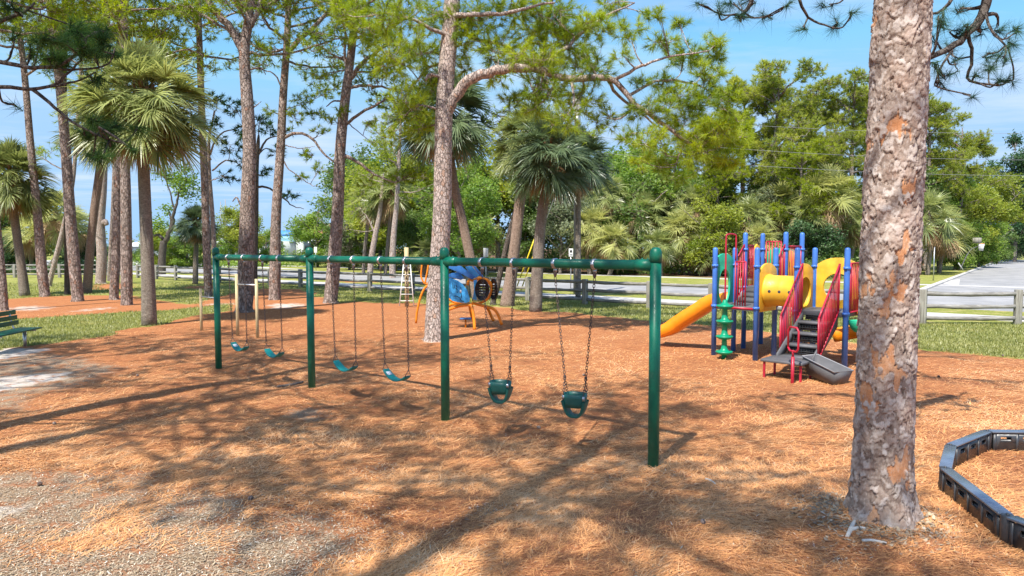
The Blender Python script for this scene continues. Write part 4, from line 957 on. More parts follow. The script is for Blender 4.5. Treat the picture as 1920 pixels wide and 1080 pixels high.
# ---------------------------------------------------------------- black plastic border pieces, bottom right
BJ = [(4.55, 4.45), (4.17, 5.62), (4.43, 6.86), (5.0, 7.66), (5.84, 8.27), (7.05, 8.24), (8.2, 7.95)]
BL = ['border piece nearest the camera, at the lower right edge', 'long border piece with slots facing the pine, below the left corner', 'short border piece at the left corner with blue sheen tinted into its top', 'border piece running up right behind the corner', 'straight border piece at the back, at the right edge', 'last border piece leading out of the photo at the right']
for i in range(len(BJ)-1):
    a = np.array([*BJ[i], 0.]); b = np.array([*BJ[i+1], 0.]); d = nrm(b-a); n_ = np.array([-d[1], d[0], 0]); L_ = np.linalg.norm(b-a); zb = float(gz(*((a+b)/2)[:2]))
    t = thing('border_timber', tuple(a), 'black plastic '+BL[i], 'border edging', 'black plastic border pieces')
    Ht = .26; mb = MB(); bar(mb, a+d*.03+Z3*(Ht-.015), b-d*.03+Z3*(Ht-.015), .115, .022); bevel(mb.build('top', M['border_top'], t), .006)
    ns = 4 if L_ > 1.1 else 3
    for s_ in (-1, 1):
        holes = []
        for k in range(ns):
            cx = L_*(k+.75)/(ns+.5); hw_ = .065
            holes.append([(cx-hw_, .13), (cx+hw_, .13), (cx+hw_, .185), (cx-hw_, .185)])
        mb = MB(); panel(mb, [(.05, -.05), (L_-.05, -.05), (L_-.05, Ht-.036), (.05, Ht-.036)], holes, a+n_*.038*s_, d, Z3, .012)
        for k in range(ns+1):
            cx = .07+(L_-.14)*k/ns; box(mb, a+d*cx+n_*(.046)*s_+Z3*.10, (.03, .008, .24), ax=np.array([d, n_, Z3]))
        mb.build('side', M['black_plastic'], t)
    mb = MB(); box(mb, a+d*(L_/2)+Z3*.13, (L_-.14, .05, .03), ax=np.array([d, n_, Z3]))
    mb.build('rib', M['black_plastic'], t)
    if i < len(BJ)-2:
        mb = MB(); lathe(mb, [(.0001, -.05), (.052, -.05), (.052, Ht-.012), (.048, Ht-.006), (.0001, Ht-.006)], b, sides=16); lathe(mb, [(.014, Ht-.008), (.014, Ht+.006), (.0001, Ht+.007)], b, sides=8); mb.build('joint', M['black_plastic'], t, smooth=False)

# ---------------------------------------------------------------- rail fences
def fence(name, pts, label, posts, rails=(1.0, .62, .24), hp_=1.12, pw=.22):
    """split rail fence: posts at the given ground points, rails between"""
    t = thing(name, (*pts[0], 0), label, 'fence')
    for q in posts:
        mb = MB(); h = hp_+rng.normal()*.02; w = pw*rng.uniform(.9, 1.1)
        box(mb, (q[0], q[1], h/2-.1), (w, w*.8, h+.2), rz=math.atan2(pts[1][1]-pts[0][1], pts[1][0]-pts[0][0])+rng.normal()*.03); bevel(mb.build('post', M['old_wood'], t), .02)
    full = [np.array([*pts[0], 0.])]+[np.array([*q, 0.]) for q in posts]+[np.array([*pts[1], 0.])]
    full = sorted(full, key=lambda q: np.dot(q[:2]-np.array(pts[0]), np.array(pts[1])-np.array(pts[0])))
    for z in rails:
        for a, b in zip(full[:-1], full[1:]):
            if np.linalg.norm(b-a) < .4: continue
            mb = MB(); K = 7; u = np.linspace(0, 1, K)[:, None]; P = a*(1-u)+b*u; P[:, 2] = z+rng.normal()*.012-.02*np.sin(u[:, 0]*pi)+rng.normal(size=K)*.004
            tube(mb, P, .070+rng.normal(size=K)*.007, 7); mb.build('rail', M['old_rail'], t, smooth=True)
    return t
def on_line(px, P0=np.array([13.4, 22.2]), D=np.array([-.794, .608])):
    k = (px-960)/F; s = (k*P0[1]-P0[0])/(D[0]-k*D[1]); return tuple(P0+D*s)
fence('rail_fence', [(13.4, 22.2), on_line(258)], 'weathered three rail timber fence running diagonally behind the swings', [(13.4, 22.2)]+[on_line(x) for x in (1455, 1335, 1218, 1097, 990, 878, 773, 693, 626, 563, 505, 455, 411, 368, 329, 293, 258)])
fence('rail_fence', [(13.4, 22.2), (24, 21.6)], 'weathered rail fence section at the right edge in front of the road', [(16.4, 22.05), (19.4, 21.9), (22.4, 21.7)], rails=(1.0, .60, .22))
c0 = on_line(258); fence('rail_fence', [(c0[0]-.5, c0[1]+.1), (-60, 57.2)], 'pale rail fence across the lawn at far left', [gr(x, 520.6)[:2] for x in (185, 112, 28, -40)], rails=(1.05, .68, .3))

# ---------------------------------------------------------------- signs, pole, wires, hoop
def sign(name, px, ytop, ybot, by, w, label, mat='signface', wpx=12, post='steel', rot=0.0):
    b = gr(px, by); Y = b[1]; zt_, zb_ = at(px, ytop, Y)[2], at(px, ybot, Y)[2]; w = wpx/F*Y
    t = thing(name, tuple(b), label, 'sign'); mb = MB(); box(mb, b+[0, 0, zt_/2-.1], (.06, .04, zt_+.1)); mb.build('post', M[post], t)
    mb = MB(); box(mb, (b[0], b[1]-.04, (zt_+zb_)/2), (w, .02, zt_-zb_), rz=rot); pl = bevel(mb.build('sign_plate', M[mat], t), .004)
    return t, b, zt_, zb_, w, pl
def glyphs(pl, b, zc, w, h, mat='black'):
    mb = MB(); box(mb, (b[0], b[1]-.055, zc+h*.16), (w*.5, .006, h*.3)); box(mb, (b[0], b[1]-.055, zc-h*.28), (w*.6, .006, h*.08)); mb.build('sign_marking', M[mat], pl)
t_, b, z1, z0, w, pl = sign('street_sign', 1070, 466, 481, 541, .4, 'small white sign on a thin post beside the utility pole', 'white', 8); glyphs(pl, b, (z1+z0)/2, w, z1-z0)
sign('street_sign', 911, 465, 482, 545, .4, 'plain grey back of a sign, above the insect climber', 'signback', 9)
sign('street_sign', 592.5, 463, 474, 506, .4, 'small white sign just right of the second swing post', 'white', 5.5)
sign('street_sign', 1750, 463, 477, 526, .3, 'narrow grey sign by the side road, right of the near pine', 'signback', 5.5, rot=.9)
b = gr(331, 487); t = thing('warning_sign', tuple(b), 'orange diamond road work sign on the verge far left', 'sign'); Y = b[1]
mb = MB(); c = at(331, 458, Y); s_ = 7.5/F*Y; panel(mb, [(-s_, 0), (0, -s_), (s_, 0), (0, s_)], [], c, (1, 0, 0), Z3, .05); pl = mb.build('sign_plate', M['orange_sign'], t)
mb = MB(); 
for dx, dz, w_, h_ in ((-.05, .12, .07, .1), (-.02, 0, .14, .12), (-.1, -.14, .06, .16), (.08, -.14, .06, .16), (.14, .02, .16, .05)): box(mb, c+np.array([dx, -.035, dz]), (w_, .012, h_))
mb.build('worker_symbol', M['black'], pl)
mb = MB(); tube(mb, [[b[0], b[1], -.1], c], .03, 8); box(mb, at(331, 479, Y), (.5, .05, .45)); mb.build('stand', M['orange_sign'], t)
b = gr(1082, 552); UP = b.copy(); t = thing('utility_pole', tuple(b), 'grey timber utility pole rising behind the palms', 'utility pole')
mb = MB(); tube(mb, [b+[0, 0, -.3], b+[-.05, 0, 10.4]], [.20, .15], 14); mb.build('pole', M['pole_wood'], t, smooth=True)
mb = MB(); box(mb, b+[-.04, -.14, 9.2], (.3, .12, .5)); mb.build('bracket', M['steel'], t)
gw = thing('guy_wire', tuple(gr(966, 545)), 'pair of guy wires with yellow guards beside the utility pole', 'guy wire')
for x0, x1 in ((966, 0), (976, .3)):
    a = gr(x0, 546); e = UP+np.array([-.1, 0, 8.9-x1*2]); d = (e-a); mb = MB(); tube(mb, [a, e], .012, 6); mb.build('wire', M['cable'], gw)
    mb = MB(); tube(mb, [a+d*.01, a+d*.36], .035, 8); mb.build('guard', M['yellow_guard'], gw)
for i, (h0, h1, lb) in enumerate(((9.6, 9.6, 'topmost'), (8.4, 7.85, 'middle'), (7.6, 6.85, 'lowest'))):
    a = UP+[0, 0, h0]; e = np.array([44., 43.5, h1+.4]); mb = MB(); u = np.linspace(0, 1, 24)[:, None]; P = a*(1-u)+e*u; P[:, 2] -= 1.1*4*(u*(1-u))[:, 0]*.6; tube(mb, P, .009, 5)
    o = mb.build('power_line', M['cable'], origin=a); tag(o, '%s of the three thin power cables crossing the sky at right' % lb, 'power line', 'power lines')
# basketball hoop by the side road
b = gr(1806, 508); Y = b[1]; t = thing('basketball_hoop', tuple(b), 'portable basketball hoop with white net beside the side road', 'basketball hoop')
mb = MB(); base = at(1800, 508, Y); pt = at(1833, 462, Y); tube(mb, smooth([base+[0, 0, .1], at(1812, 480, Y), at(1822, 466, Y)], 10), .055, 8); tube(mb, [at(1822, 466, Y), pt], .04, 6); mb.build('pole', M['deck'], t, smooth=True)
mb = MB(); bar(mb, at(1790, 510, Y), at(1812, 511, Y), .8, .25); tube(mb, [at(1808, 510, Y), at(1797, 493, Y)], .06, 6); mb.build('base', M['signback'], t)
mb = MB(); box(mb, at(1832, 451, Y), (.04, .8, .6), rz=.9); mb.build('backboard', M['old_wood'], t)
mb = MB(); c = at(1840, 457, Y); cN = c; lathe(mb, [(.30, -.02), (.33, 0), (.30, .02)], c, sides=16); mb.build('rim', M['orange_sign'], t)
mb = MB()
for k in range(14):
    a0 = k*2*pi/14; tube(mb, [c+[.3*cos(a0), .3*sin(a0), 0], c+[.22*cos(a0+.3), .22*sin(a0+.3), -.4], c+[.16*cos(a0+.1), .16*sin(a0+.1), -.75]], .022, 4); tube(mb, [c+[.3*cos(a0), .3*sin(a0), 0], c+[.22*cos(a0-.3), .22*sin(a0-.3), -.4], c+[.16*cos(a0-.1), .16*sin(a0-.1), -.75]], .022, 4)
mb.build('net', M['net'], t)

# ---------------------------------------------------------------- bleached sticks and litter by the near pine
def stick(pts, r, label, branch=None, mat='stick'):
    P = np.array([gr(*q) for q in pts]); P[:, 2] = gz(P[:, 0], P[:, 1])+r*.8; mb = MB(); tube(mb, P, [r*.8, r, r*.7], 8, n=10)
    if branch: Q = np.array([gr(*q) for q in branch]); Q[:, 2] = gz(Q[:, 0], Q[:, 1])+r; tube(mb, Q, [r*.9, r*.5], 8, n=8)
    tag(mb.build('stick', M[mat], smooth=True, origin=P[0]), label, 'stick', 'bleached sticks at the near pine')
stick([(1588, 1020), (1596, 1005), (1602, 995)], .020, 'white forked stick on the straw left of the near pine base', [(1594, 1010), (1608, 1007), (1622, 1008)])
stick([(1616, 1027), (1636, 1028), (1662, 1033)], .016, 'short white stick lying in front of the near pine base')
stick([(1323, 902), (1332, 905), (1342, 912)], .014, 'small pale stick on the straw left of the near pine, by the right swing post')
stick([(520, 722), (545, 718), (568, 714)], .03, 'dark weathered stick lying left of the second swing post', mat='dark_stick')
cones = [(1318, 987), (1010, 800), (462, 641), (258, 707), (75, 910), (102, 798), (1712, 712), (1760, 708), (470, 935), (930, 640), (1095, 705), (1880, 668), (240, 570)]
mb = MB(); prof = [(.001, -.04), (.02, -.035), (.033, -.01), (.03, .015), (.018, .035), (.001, .045)]
lathe(mb, prof, (0, 0, 0), (1, 0, .1), 9); cone0 = None
CL = ['in the foreground straw below the right post', 'in the shade under the second bucket swing', 'on the straw left of the left swing post', 'between the bench and the left swing post', 'on the wood chips at far left foreground', 'at the left foreground on orange straw', 'right of the near pine on shaded straw', 'further right of the near pine on shaded straw', 'in the middle of the grey wood chips', 'in front of the insect climber', 'on sunny straw beside the closest swing', 'near the lawn edge at far right', 'on the straw at the foot of the left pines']
for (px, py), lb in zip(cones, CL):
    P = gr(px, py); P[2] = float(gz(P[0], P[1]))+.025
    if cone0 is None: o = cone0 = mb.build('pine_cone', M['bark'], origin=(0, 0, 0))
    else: o = cone0.copy(); scene.collection.objects.link(o)
    o.location = P; o.rotation_euler = (0, 0, rng.uniform(0, 6)); o.scale = (.75,)*3; tag(o, 'small brown pine cone lying '+lb, 'pine cone', 'fallen pine cones')

# ---------------------------------------------------------------- houses and poles far left
def house(name, pxl, pxr, ybase, yeave, yridge, Y, depth, label, wall, roof, wins=(), rot=0.0, door=None):
    a = at(pxl, ybase, Y); b_ = at(pxr, ybase, Y); W = b_[0]-a[0]; he = at(pxl, yeave, Y)[2]; hr = at(pxl, yridge, Y)[2]; t = thing(name, (a[0]+W/2, Y, 0), label, 'building')
    mb = MB(); box(mb, (a[0]+W/2, Y+depth/2, he/2), (W, depth, he)); mb.build('wall', M[wall], t)
    x0, x1, y0, y1 = a[0]-.6, a[0]+W+.6, Y-.6, Y+depth+.6; ym = Y+depth/2; ins = min(W*.25, depth*.5)
    V = [(x0, y0, he), (x1, y0, he), (x1, y1, he), (x0, y1, he), (x0+ins, ym, hr), (x1-ins, ym, hr), (x0, y0, he+.2), (x1, y0, he+.2), (x1, y1, he+.2), (x0, y1, he+.2)]
    mb = MB(); mb.add(V, [[0, 1, 2, 3], [0, 1, 7, 6], [1, 2, 8, 7], [2, 3, 9, 8], [3, 0, 6, 9], [6, 7, 5, 4], [8, 9, 4, 5]]); mb.add(V, [[7, 8, 5], [9, 6, 4]]); mb.build('roof', M[roof], t)
    for (u, v0, v1, w_) in wins:
        cx = a[0]+W*u; zc = he*(v0+v1)/2; mb = MB(); box(mb, (cx, Y-.03, zc), (w_+.2, .08, he*(v1-v0)+.2)); fr = mb.build('window', M['white'], t)
        mb = MB(); box(mb, (cx, Y-.08, zc), (w_, .03, he*(v1-v0))); mb.build('pane', M['glass_dark'], fr)
    return t
house('house', 410, 452, 478, 456, 447, 118, 14, 'low pale teal building seen between the left palms and the pine with the fork', 'wall_teal', 'wall_pale', [(.2, .25, .7, 1.6), (.5, .25, .7, 1.6), (.8, .2, .75, 1.6)])
house('house', 486, 526, 478, 452, 441, 120, 14, 'pale building partly hidden by the pine left of the second swing post', 'wall_pale', 'wall_teal', [(.25, .3, .7, 1.4), (.6, .3, .7, 1.4)])
house('house', 558, 628, 470, 438, 418, 125, 12, 'house with terracotta tiled roof above the round green tree', 'wall_pale', 'roof_tile', [(.3, .4, .75, 1.8), (.7, .4, .75, 1.8)])
house('house', 232, 292, 482, 462, 450, 115, 12, 'white low building far left behind the leaning palm trunk', 'wall_pale', 'wall_pale', [(.3, .3, .7, 1.6), (.7, .3, .7, 1.6)])
house('house', 636, 668, 470, 440, 420, 130, 10, 'second tiled roof house behind the pine right of the second swing post', 'wall_pale', 'roof_tile', [(.5, .4, .75, 1.5)])
t = thing('canopy_shelter', tuple(at(540, 470, 112)*[1, 1, 0]), 'blue canopy shelter left of the round green tree', 'shelter'); c = at(540, 440, 112)
mb = MB(); V = [c+np.array(q) for q in ((-2.2, -2, -.25), (2.2, -2, -.25), (2.2, 2, -.25), (-2.2, 2, -.25), (-1.6, -.5, .7), (1.6, -.5, .7), (1.6, .5, .7), (-1.6, .5, .7))]
mb.add(V, [[3, 2, 1, 0], [0, 1, 5, 4], [1, 2, 6, 5], [2, 3, 7, 6], [3, 0, 4, 7], [4, 5, 6, 7]]); mb.build('canopy', M['roof_blue'], t)
for sx in (-2, 2):
    for sy in (-1.8, 1.8): mb = MB(); tube(mb, [[c[0]+sx, 112+sy, 0], [c[0]+sx, 112+sy, c[2]-.2]], .08, 8); mb.build('leg', M['white'], t)
for px, yt, lb in ((418, 428, 'pale blue post left of the forked pine'), (443, 430, 'pale blue post just left of the forked pine trunk'), (425, 374, 'thin grey light pole left of the forked pine'), (416, 378, 'slim pole beside the thin grey light pole')):
    b = at(px, 478, 105); h = at(px, yt, 105)[2]; mb = MB(); tube(mb, [[b[0], 105, -.1], [b[0], 105, h]], .16 if yt > 400 else .07, 8)
    if yt > 400: box(mb, (b[0]-.1, 105, h-1.2), (.5, .2, .9))
    tag(mb.build('pole', M['wall_pale'] if yt > 400 else M['cable'], origin=(b[0], 105, 0)), lb, 'pole')
# ================================================================ trees
def pp(px, py, Y, rx, ry=None, k=30, jit=0.0):
    c = at(px, py, Y+rng.normal()*jit); r = rx/F*Y; return c, np.array([r, r*.9, (ry or rx)/F*Y]), k
def pads_px(T, lst, Y, jit, **kw):
    C, Rd, K = zip(*[pp(x, y, Y, rx, ry, k, jit) for x, y, rx, ry, k in lst]); T.pads(C, Rd, K, **kw)
# ---- the big near pine on the right: real plated bark
def jitter_voronoi(u, v, nu, seed):
    """u,v in cell units, u periodic with nu cells: nearest distance, edge distance, random per cell, offset v"""
    iu, iv = np.floor(u), np.floor(v); best = np.full(u.shape, 9.); sec = best.copy(); rid = np.zeros(u.shape); off = np.zeros(u.shape)
    for du in (-1, 0, 1):
        for dv_ in (-1, 0, 1):
            cu, cv_ = iu+du, iv+dv_; wu = np.mod(cu, nu)
            h = lambda k: np.modf(np.abs(np.sin(wu*127.1+cv_*311.7+seed*7.7+k*31.3)*43758.5453))[0]
            x = cu+.1+.8*h(1); y = cv_+.1+.8*h(2); d = np.hypot(u-x, v-y); r = h(3)
            m_ = d < best; sec = np.where(m_, best, np.minimum(sec, d)); off = np.where(m_, v-y, off); rid = np.where(m_, r, rid); best = np.where(m_, d, best)
    return best, sec-best, rid, off
NY = 6.08
ctr = [at(x, y, NY) for x, y in ((1652, 1010), (1653, 960), (1657, 800), (1668, 500), (1683, 200), (1692, 0))]; ctr = [ctr[0]*[1, 1, 0]+[0, 0, -.12]]+ctr[1:]+[ctr[-1]+np.array([.1, .05, 2.6])]
rad_px = [(-.12, 90), (.05, 74), (.2, 64.5), (.5, 57.5), (.95, 54.5), (2.4, 53.5), (3.8, 52), (4.7, 51.5), (7.5, 49)]
zz = np.arange(-.12, 7.0, .0105); A = 190; th = np.arange(A)*2*pi/A
cz = np.array(smooth(ctr, 60)); cx_ = np.interp(zz, cz[:, 2], cz[:, 0]); cy_ = np.interp(zz, cz[:, 2], cz[:, 1]); rz_ = np.interp(zz, [a for a, b in rad_px], [b/F*NY for a, b in rad_px])-.035
TH, ZZ = np.meshgrid(th, zz); Rr = rz_[:, None]*np.ones_like(TH)
Rr = Rr*(1+.11*np.clip(.55-ZZ, 0, 1)/.55*np.cos(TH*5+1.0)+.025*np.sin(TH*2+ZZ*.8)+.012*np.sin(TH*3-ZZ*2.1))
wu = .80*noise2(TH*4, ZZ*9, 31, 6, .9); wv = .95*noise2(TH*4, ZZ*5, 32, 6, .9)
nu1, nu2 = 10, 33
b1, e1, r1, o1 = jitter_voronoi(TH/(2*pi)*nu1+wu*np.sin(TH/2)**2, ZZ/.205+wv, nu1, 1)
b2, e2, r2, o2 = jitter_voronoi(TH/(2*pi)*nu2+wu*1.5*np.sin(TH/2)**2, ZZ/.056+wv*1.6, nu2, 2)
crack = np.clip(1-e1/.085, 0, 1)*(.55+.45*(noise2(TH*2, ZZ*3, 5, 2, .5)*.5+.5)); crack2 = np.clip(1-e2/.2, 0, 1)
peeled = (r1 > .87-.10*np.clip((2.4-ZZ)/2.4, 0, 1)).astype(float)*(noise2(TH*2.5, ZZ*5, 33, 3, .5) > -.32)
H_ = .006+.011*r1*(1-peeled)-.009*o1*(1-peeled)-.014*crack+(.007*r2-.004*crack2-.008*o2)*(1-.85*peeled)+.003*noise2(TH*14, ZZ*5, 34, 4, .3)
Rr = Rr+H_
V = np.stack([cx_[:, None]+Rr*np.cos(TH), cy_[:, None]+Rr*np.sin(TH), ZZ], -1)
K_ = len(zz); idx = np.arange(K_*A).reshape(K_, A); nxt = np.roll(idx, -1, 1)
near = thing('pine_tree', (ctr[0][0], ctr[0][1], 0), 'massive near pine trunk with flaking grey and orange bark', 'pine tree')
mb = MB(); mb.add(V.reshape(-1, 3), np.stack([idx[:-1], nxt[:-1], nxt[1:], idx[1:]], -1).reshape(-1, 4))
m, t, p = newmat('plated pine bark'); g = G(t); o = g.obj(); r1a, r2a, pa, ca = g.attr('plate'), g.attr('flake'), g.attr('peeled'), g.attr('crack')
n1 = g.noise(o, 34, 5, .7); n2 = g.noise(o, 7, 4)
c = g.mix(r1a, (.26, .20, .16), (.45, .36, .295)); c = g.mix(g.ramp(r2a, .45, 1, 0, .7), c, (.56, .50, .45)); c = g.mix(g.ramp(r2a, 0, .4, .8, 0), c, (.17, .12, .095))
c = g.mix(g.ramp(n2, .45, .7, 0, .5), c, (.36, .24, .18)); pe = g.mix(g.ramp(n2, .3, .7), (.48, .205, .085), (.56, .32, .18)); c = g.mix(g.math('MULTIPLY', pa, g.ramp(n1, .2, .45, .55, 1)), c, pe)
n3 = g.noise(g.map(o, scale=(1, 1, .35)), 60, 5, .75); c = g.mix(g.ramp(n3, .5, .75, 0, .55), c, (.60, .55, .51)); c = g.mix(g.ramp(n3, .25, .46, .6, 0), c, (.10, .07, .055)); c = g.mix(g.ramp(n1, .2, .42, .35, 0), c, (.12, .085, .065)); c = g.mix(g.ramp(ca, .25, .8, 0, .85), c, (.055, .04, .032))
t.links.new(c, p.inputs['Base Color']); p.inputs['Roughness'].default_value = .95; p.inputs['Specular IOR Level'].default_value = .15; t.links.new(g.bump(n1, .7, .012), p.inputs['Normal'])
tk = mb.build('trunk', m, near, smooth=False)
for nm, arr in (('plate', r1), ('flake', r2), ('peeled', peeled), ('crack', crack)):
    a = tk.data.attributes.new(nm, 'FLOAT', 'POINT'); a.data.foreach_set('value', arr.astype(np.float32).ravel())
top = np.array([cx_[-1], cy_[-1], zz[-1]])
T = Tree([top-[0, 0, .15], top+[.1, .1, 4], top+[.2, .2, 9.5]], [.225, .17, .07])
T.limb([top+[.02, .05, .4], at(1800, -180, 7.4), at(1852, -60, 8.0), at(1845, 20, 8.1), at(1815, 62, 8.1), at(1790, 84, 8.0), at(1738, 110, 7.8)], .075, .03, 18, wob=.01)
T.limb([at(1815, 62, 8.1), at(1822, 110, 8.2), at(1815, 150, 8.3), at(1868, 160, 8.3), at(1900, 150, 8.3)], .022, .01, 14)
T.limb([at(1845, 20, 8.1), at(1862, 60, 7.9), at(1885, 85, 7.8)], .018, .01, 8); T.limb([at(1790, 84, 8.0), at(1765, 125, 7.9), at(1752, 160, 7.9)], .016, .008, 8)
T.limb([at(1810, -60, 8), at(1790, -10, 8.1), at(1765, 20, 8.1), at(1740, 30, 8.1)], .03, .012, 9)
T.limb([top+[-.1, .1, .5], at(1560, -230, 7.6), at(1480, -100, 8), at(1420, -20, 8.2), at(1395, 25, 8.2), at(1370, 28, 8.2)], .055, .012, 16, wob=.01)
T.limb([at(1500, -130, 7.9), at(1495, -10, 8.2), at(1520, 35, 8.3), at(1560, 52, 8.3)], .025, .009, 12); T.limb([at(1500, -130, 7.9), at(1560, -60, 8.1), at(1590, -10, 8.2)], .025, .012, 8)
sm = dict(L=.19, w=.0042, nn=48, twigr=.008, up=.1)
pads_px(T, [(1895, 150, 16, 14, 3), (1872, 48, 22, 20, 3), (1888, 85, 18, 18, 3), (1868, 155, 16, 14, 2), (1820, 178, 14, 10, 2), (1850, 100, 22, 20, 3), (1795, 120, 20, 22, 3), (1765, 155, 14, 16, 2), (1755, 120, 12, 20, 2), (1760, 30, 22, 18, 4), (1800, 15, 22, 16, 3), (1755, 75, 12, 12, 2), (1815, 45, 20, 18, 2), (1830, 140, 15, 14, 2), (1880, 110, 20, 16, 4), (1780, 60, 22, 20, 4), (1840, 60, 16, 16, 3), (1775, 95, 20, 18, 3), (1905, 60, 14, 16, 3), (1855, 130, 20, 14, 3), (1770, 140, 18, 14, 3)], 8.1, .25, **sm)
pads_px(T, [(1312, 8, 12, 8, 2), (1345, 18, 18, 12, 3), (1390, 30, 20, 14, 4), (1440, 30, 20, 14, 3), (1470, 12, 16, 12, 2), (1505, 50, 16, 10, 2), (1568, 45, 18, 12, 3), (1598, 25, 12, 10, 2), (1555, 8, 24, 10, 3), (1410, 0, 24, 10, 3), (1375, 5, 22, 12, 3)], 8.2, .25, **sm)
auto_crown(T, 11.5, 16, 6, 2.6, 3, .7, 8, rise=.25, padkw=dict(L=.22, w=.009, nn=22, up=.4))
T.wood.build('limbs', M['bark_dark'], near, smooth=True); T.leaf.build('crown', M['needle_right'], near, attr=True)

# ---- center pine with the long crooked limb
CY = 18.2
T = Tree([gr(814, 640)+[0, 0, -.1], gr(814, 640)+[.02, 0, .12], at(818, 560, CY), at(829, 400, CY), at(833, 200, CY), at(848, 0, CY+.1), at(858, -180, CY+.2), at(862, -420, CY+.2)], [.40, .285, .262, .245, .228, .21, .16, .06], 28, 70)
L1 = T.limb([at(834, 215, CY), at(850, 185, CY-.1), at(880, 150, CY-.2), at(915, 137, CY-.3), at(960, 130, CY-.4), at(1000, 128, CY-.3), at(1070, 150, CY), at(1140, 148, CY), at(1178, 180, CY), at(1230, 225, CY-.1), at(1285, 262, CY), at(1322, 285, CY)], .165, .035, 34, 10, wob=.012)
T.limb([at(1000, 128, CY-.3), at(1060, 90, CY), at(1120, 40, CY+.2), at(1190, 5, CY+.3)], .07, .02); T.limb([at(847, 30, CY), at(930, 25, CY-.6), at(1040, 5, CY-.8)], .08, .025); T.limb([at(1140, 148, CY), at(1165, 185, CY+.6), at(1205, 215, CY+.9), at(1240, 240, CY+1)], .05, .02)
T.limb([at(1150, 150, CY), at(1190, 130, CY-.3), at(1215, 118, CY-.4), at(1260, 105, CY-.4), at(1330, 95, CY-.5)], .05, .018); T.limb([at(1178, 180, CY), at(1240, 150, CY+.3), at(1310, 160, CY+.3), at(1370, 200, CY+.2)], .045, .015)
T.limb([at(843, 70, CY), at(800, 50, CY-.4), at(740, 25, CY-.7), at(690, 30, CY-.8)], .06, .018); T.limb([at(836, 145, CY), at(805, 140, CY-.3), at(798, 150, CY-.4)], .05, .03, 6)
T.limb([at(840, 110, CY), at(800, 130, CY+.5), at(760, 180, CY+.9), at(750, 230, CY+1)], .045, .015); T.limb([at(1285, 262, CY), at(1270, 300, CY), at(1262, 330, CY)], .025, .01, 8); T.limb([at(840, 60, CY), at(905, 75, CY+.8), at(960, 95, CY+1.2), at(1010, 190, CY+1.4)], .06, .02)
P22 = [(745, 30, 55, 35, 40), (690, 55, 45, 30, 30), (785, 85, 48, 38, 40), (800, 150, 38, 35, 26), (762, 195, 45, 40, 32), (740, 250, 30, 28, 14), (790, 235, 30, 35, 18), (735, 110, 40, 35, 26), (640, 20, 50, 30, 22),
 (900, 35, 45, 35, 38), (960, 15, 55, 28, 38), (1005, 60, 55, 36, 48), (935, 90, 45, 36, 32), (1065, 85, 55, 40, 50), (1015, 160, 52, 38, 36), (1085, 185, 50, 36, 34), (965, 190, 30, 30, 14), (1115, 45, 40, 30, 32), (1055, 225, 40, 30, 20), (1110, 120, 45, 36, 36), (1000, 105, 60, 30, 40), (1040, 30, 50, 28, 34), (880, 80, 30, 40, 20),
 (1130, 220, 32, 28, 14), (1180, 55, 32, 26, 16), (1215, 25, 16, 14, 5), (1240, 75, 30, 20, 14), (1238, 28, 14, 14, 5), (1275, 45, 18, 16, 8), (1340, 78, 24, 24, 14), (1282, 105, 42, 26, 28), (1330, 140, 38, 28, 24), (1240, 160, 30, 24, 13), (1318, 190, 42, 28, 30), (1366, 190, 28, 28, 16), (1290, 222, 36, 24, 20),
 (1348, 235, 42, 28, 30), (1385, 262, 28, 22, 16), (1222, 262, 30, 28, 16), (1245, 305, 28, 20, 14), (1188, 205, 26, 20, 10), (1305, 285, 40, 24, 24), (1150, 8, 36, 24, 20), (1165, 100, 22, 18, 7), (1350, 300, 34, 22, 18), (1275, 330, 28, 18, 12), (1200, 300, 20, 20, 8), (1000, 205, 22, 20, 8), (1230, 200, 40, 24, 22), (1270, 175, 40, 24, 22), (1320, 250, 50, 30, 34), (1380, 235, 36, 26, 20), (1250, 240, 36, 26, 18), (1200, 150, 26, 18, 8), (1330, 110, 34, 22, 16), (1370, 300, 28, 18, 14), (820, 30, 40, 30, 22), (870, 120, 24, 20, 8), (1180, 250, 26, 20, 12), (930, 150, 24, 16, 8), (860, 40, 30, 34, 16)]
P22 = [(x, y, rx*1.08, ry*1.1, int(k*2.1)) for x, y, rx, ry, k in P22]
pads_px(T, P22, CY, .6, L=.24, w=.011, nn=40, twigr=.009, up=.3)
auto_crown(T, 9.6, 14, 9, 4.0, 4, .9, 26, rise=.3, padkw=dict(L=.24, w=.012, nn=20))
T.finish('pine_tree', 'tall central pine with pale bark and a thick crooked limb arching right', 'pine tree', M['bark_light'], M['needle'])

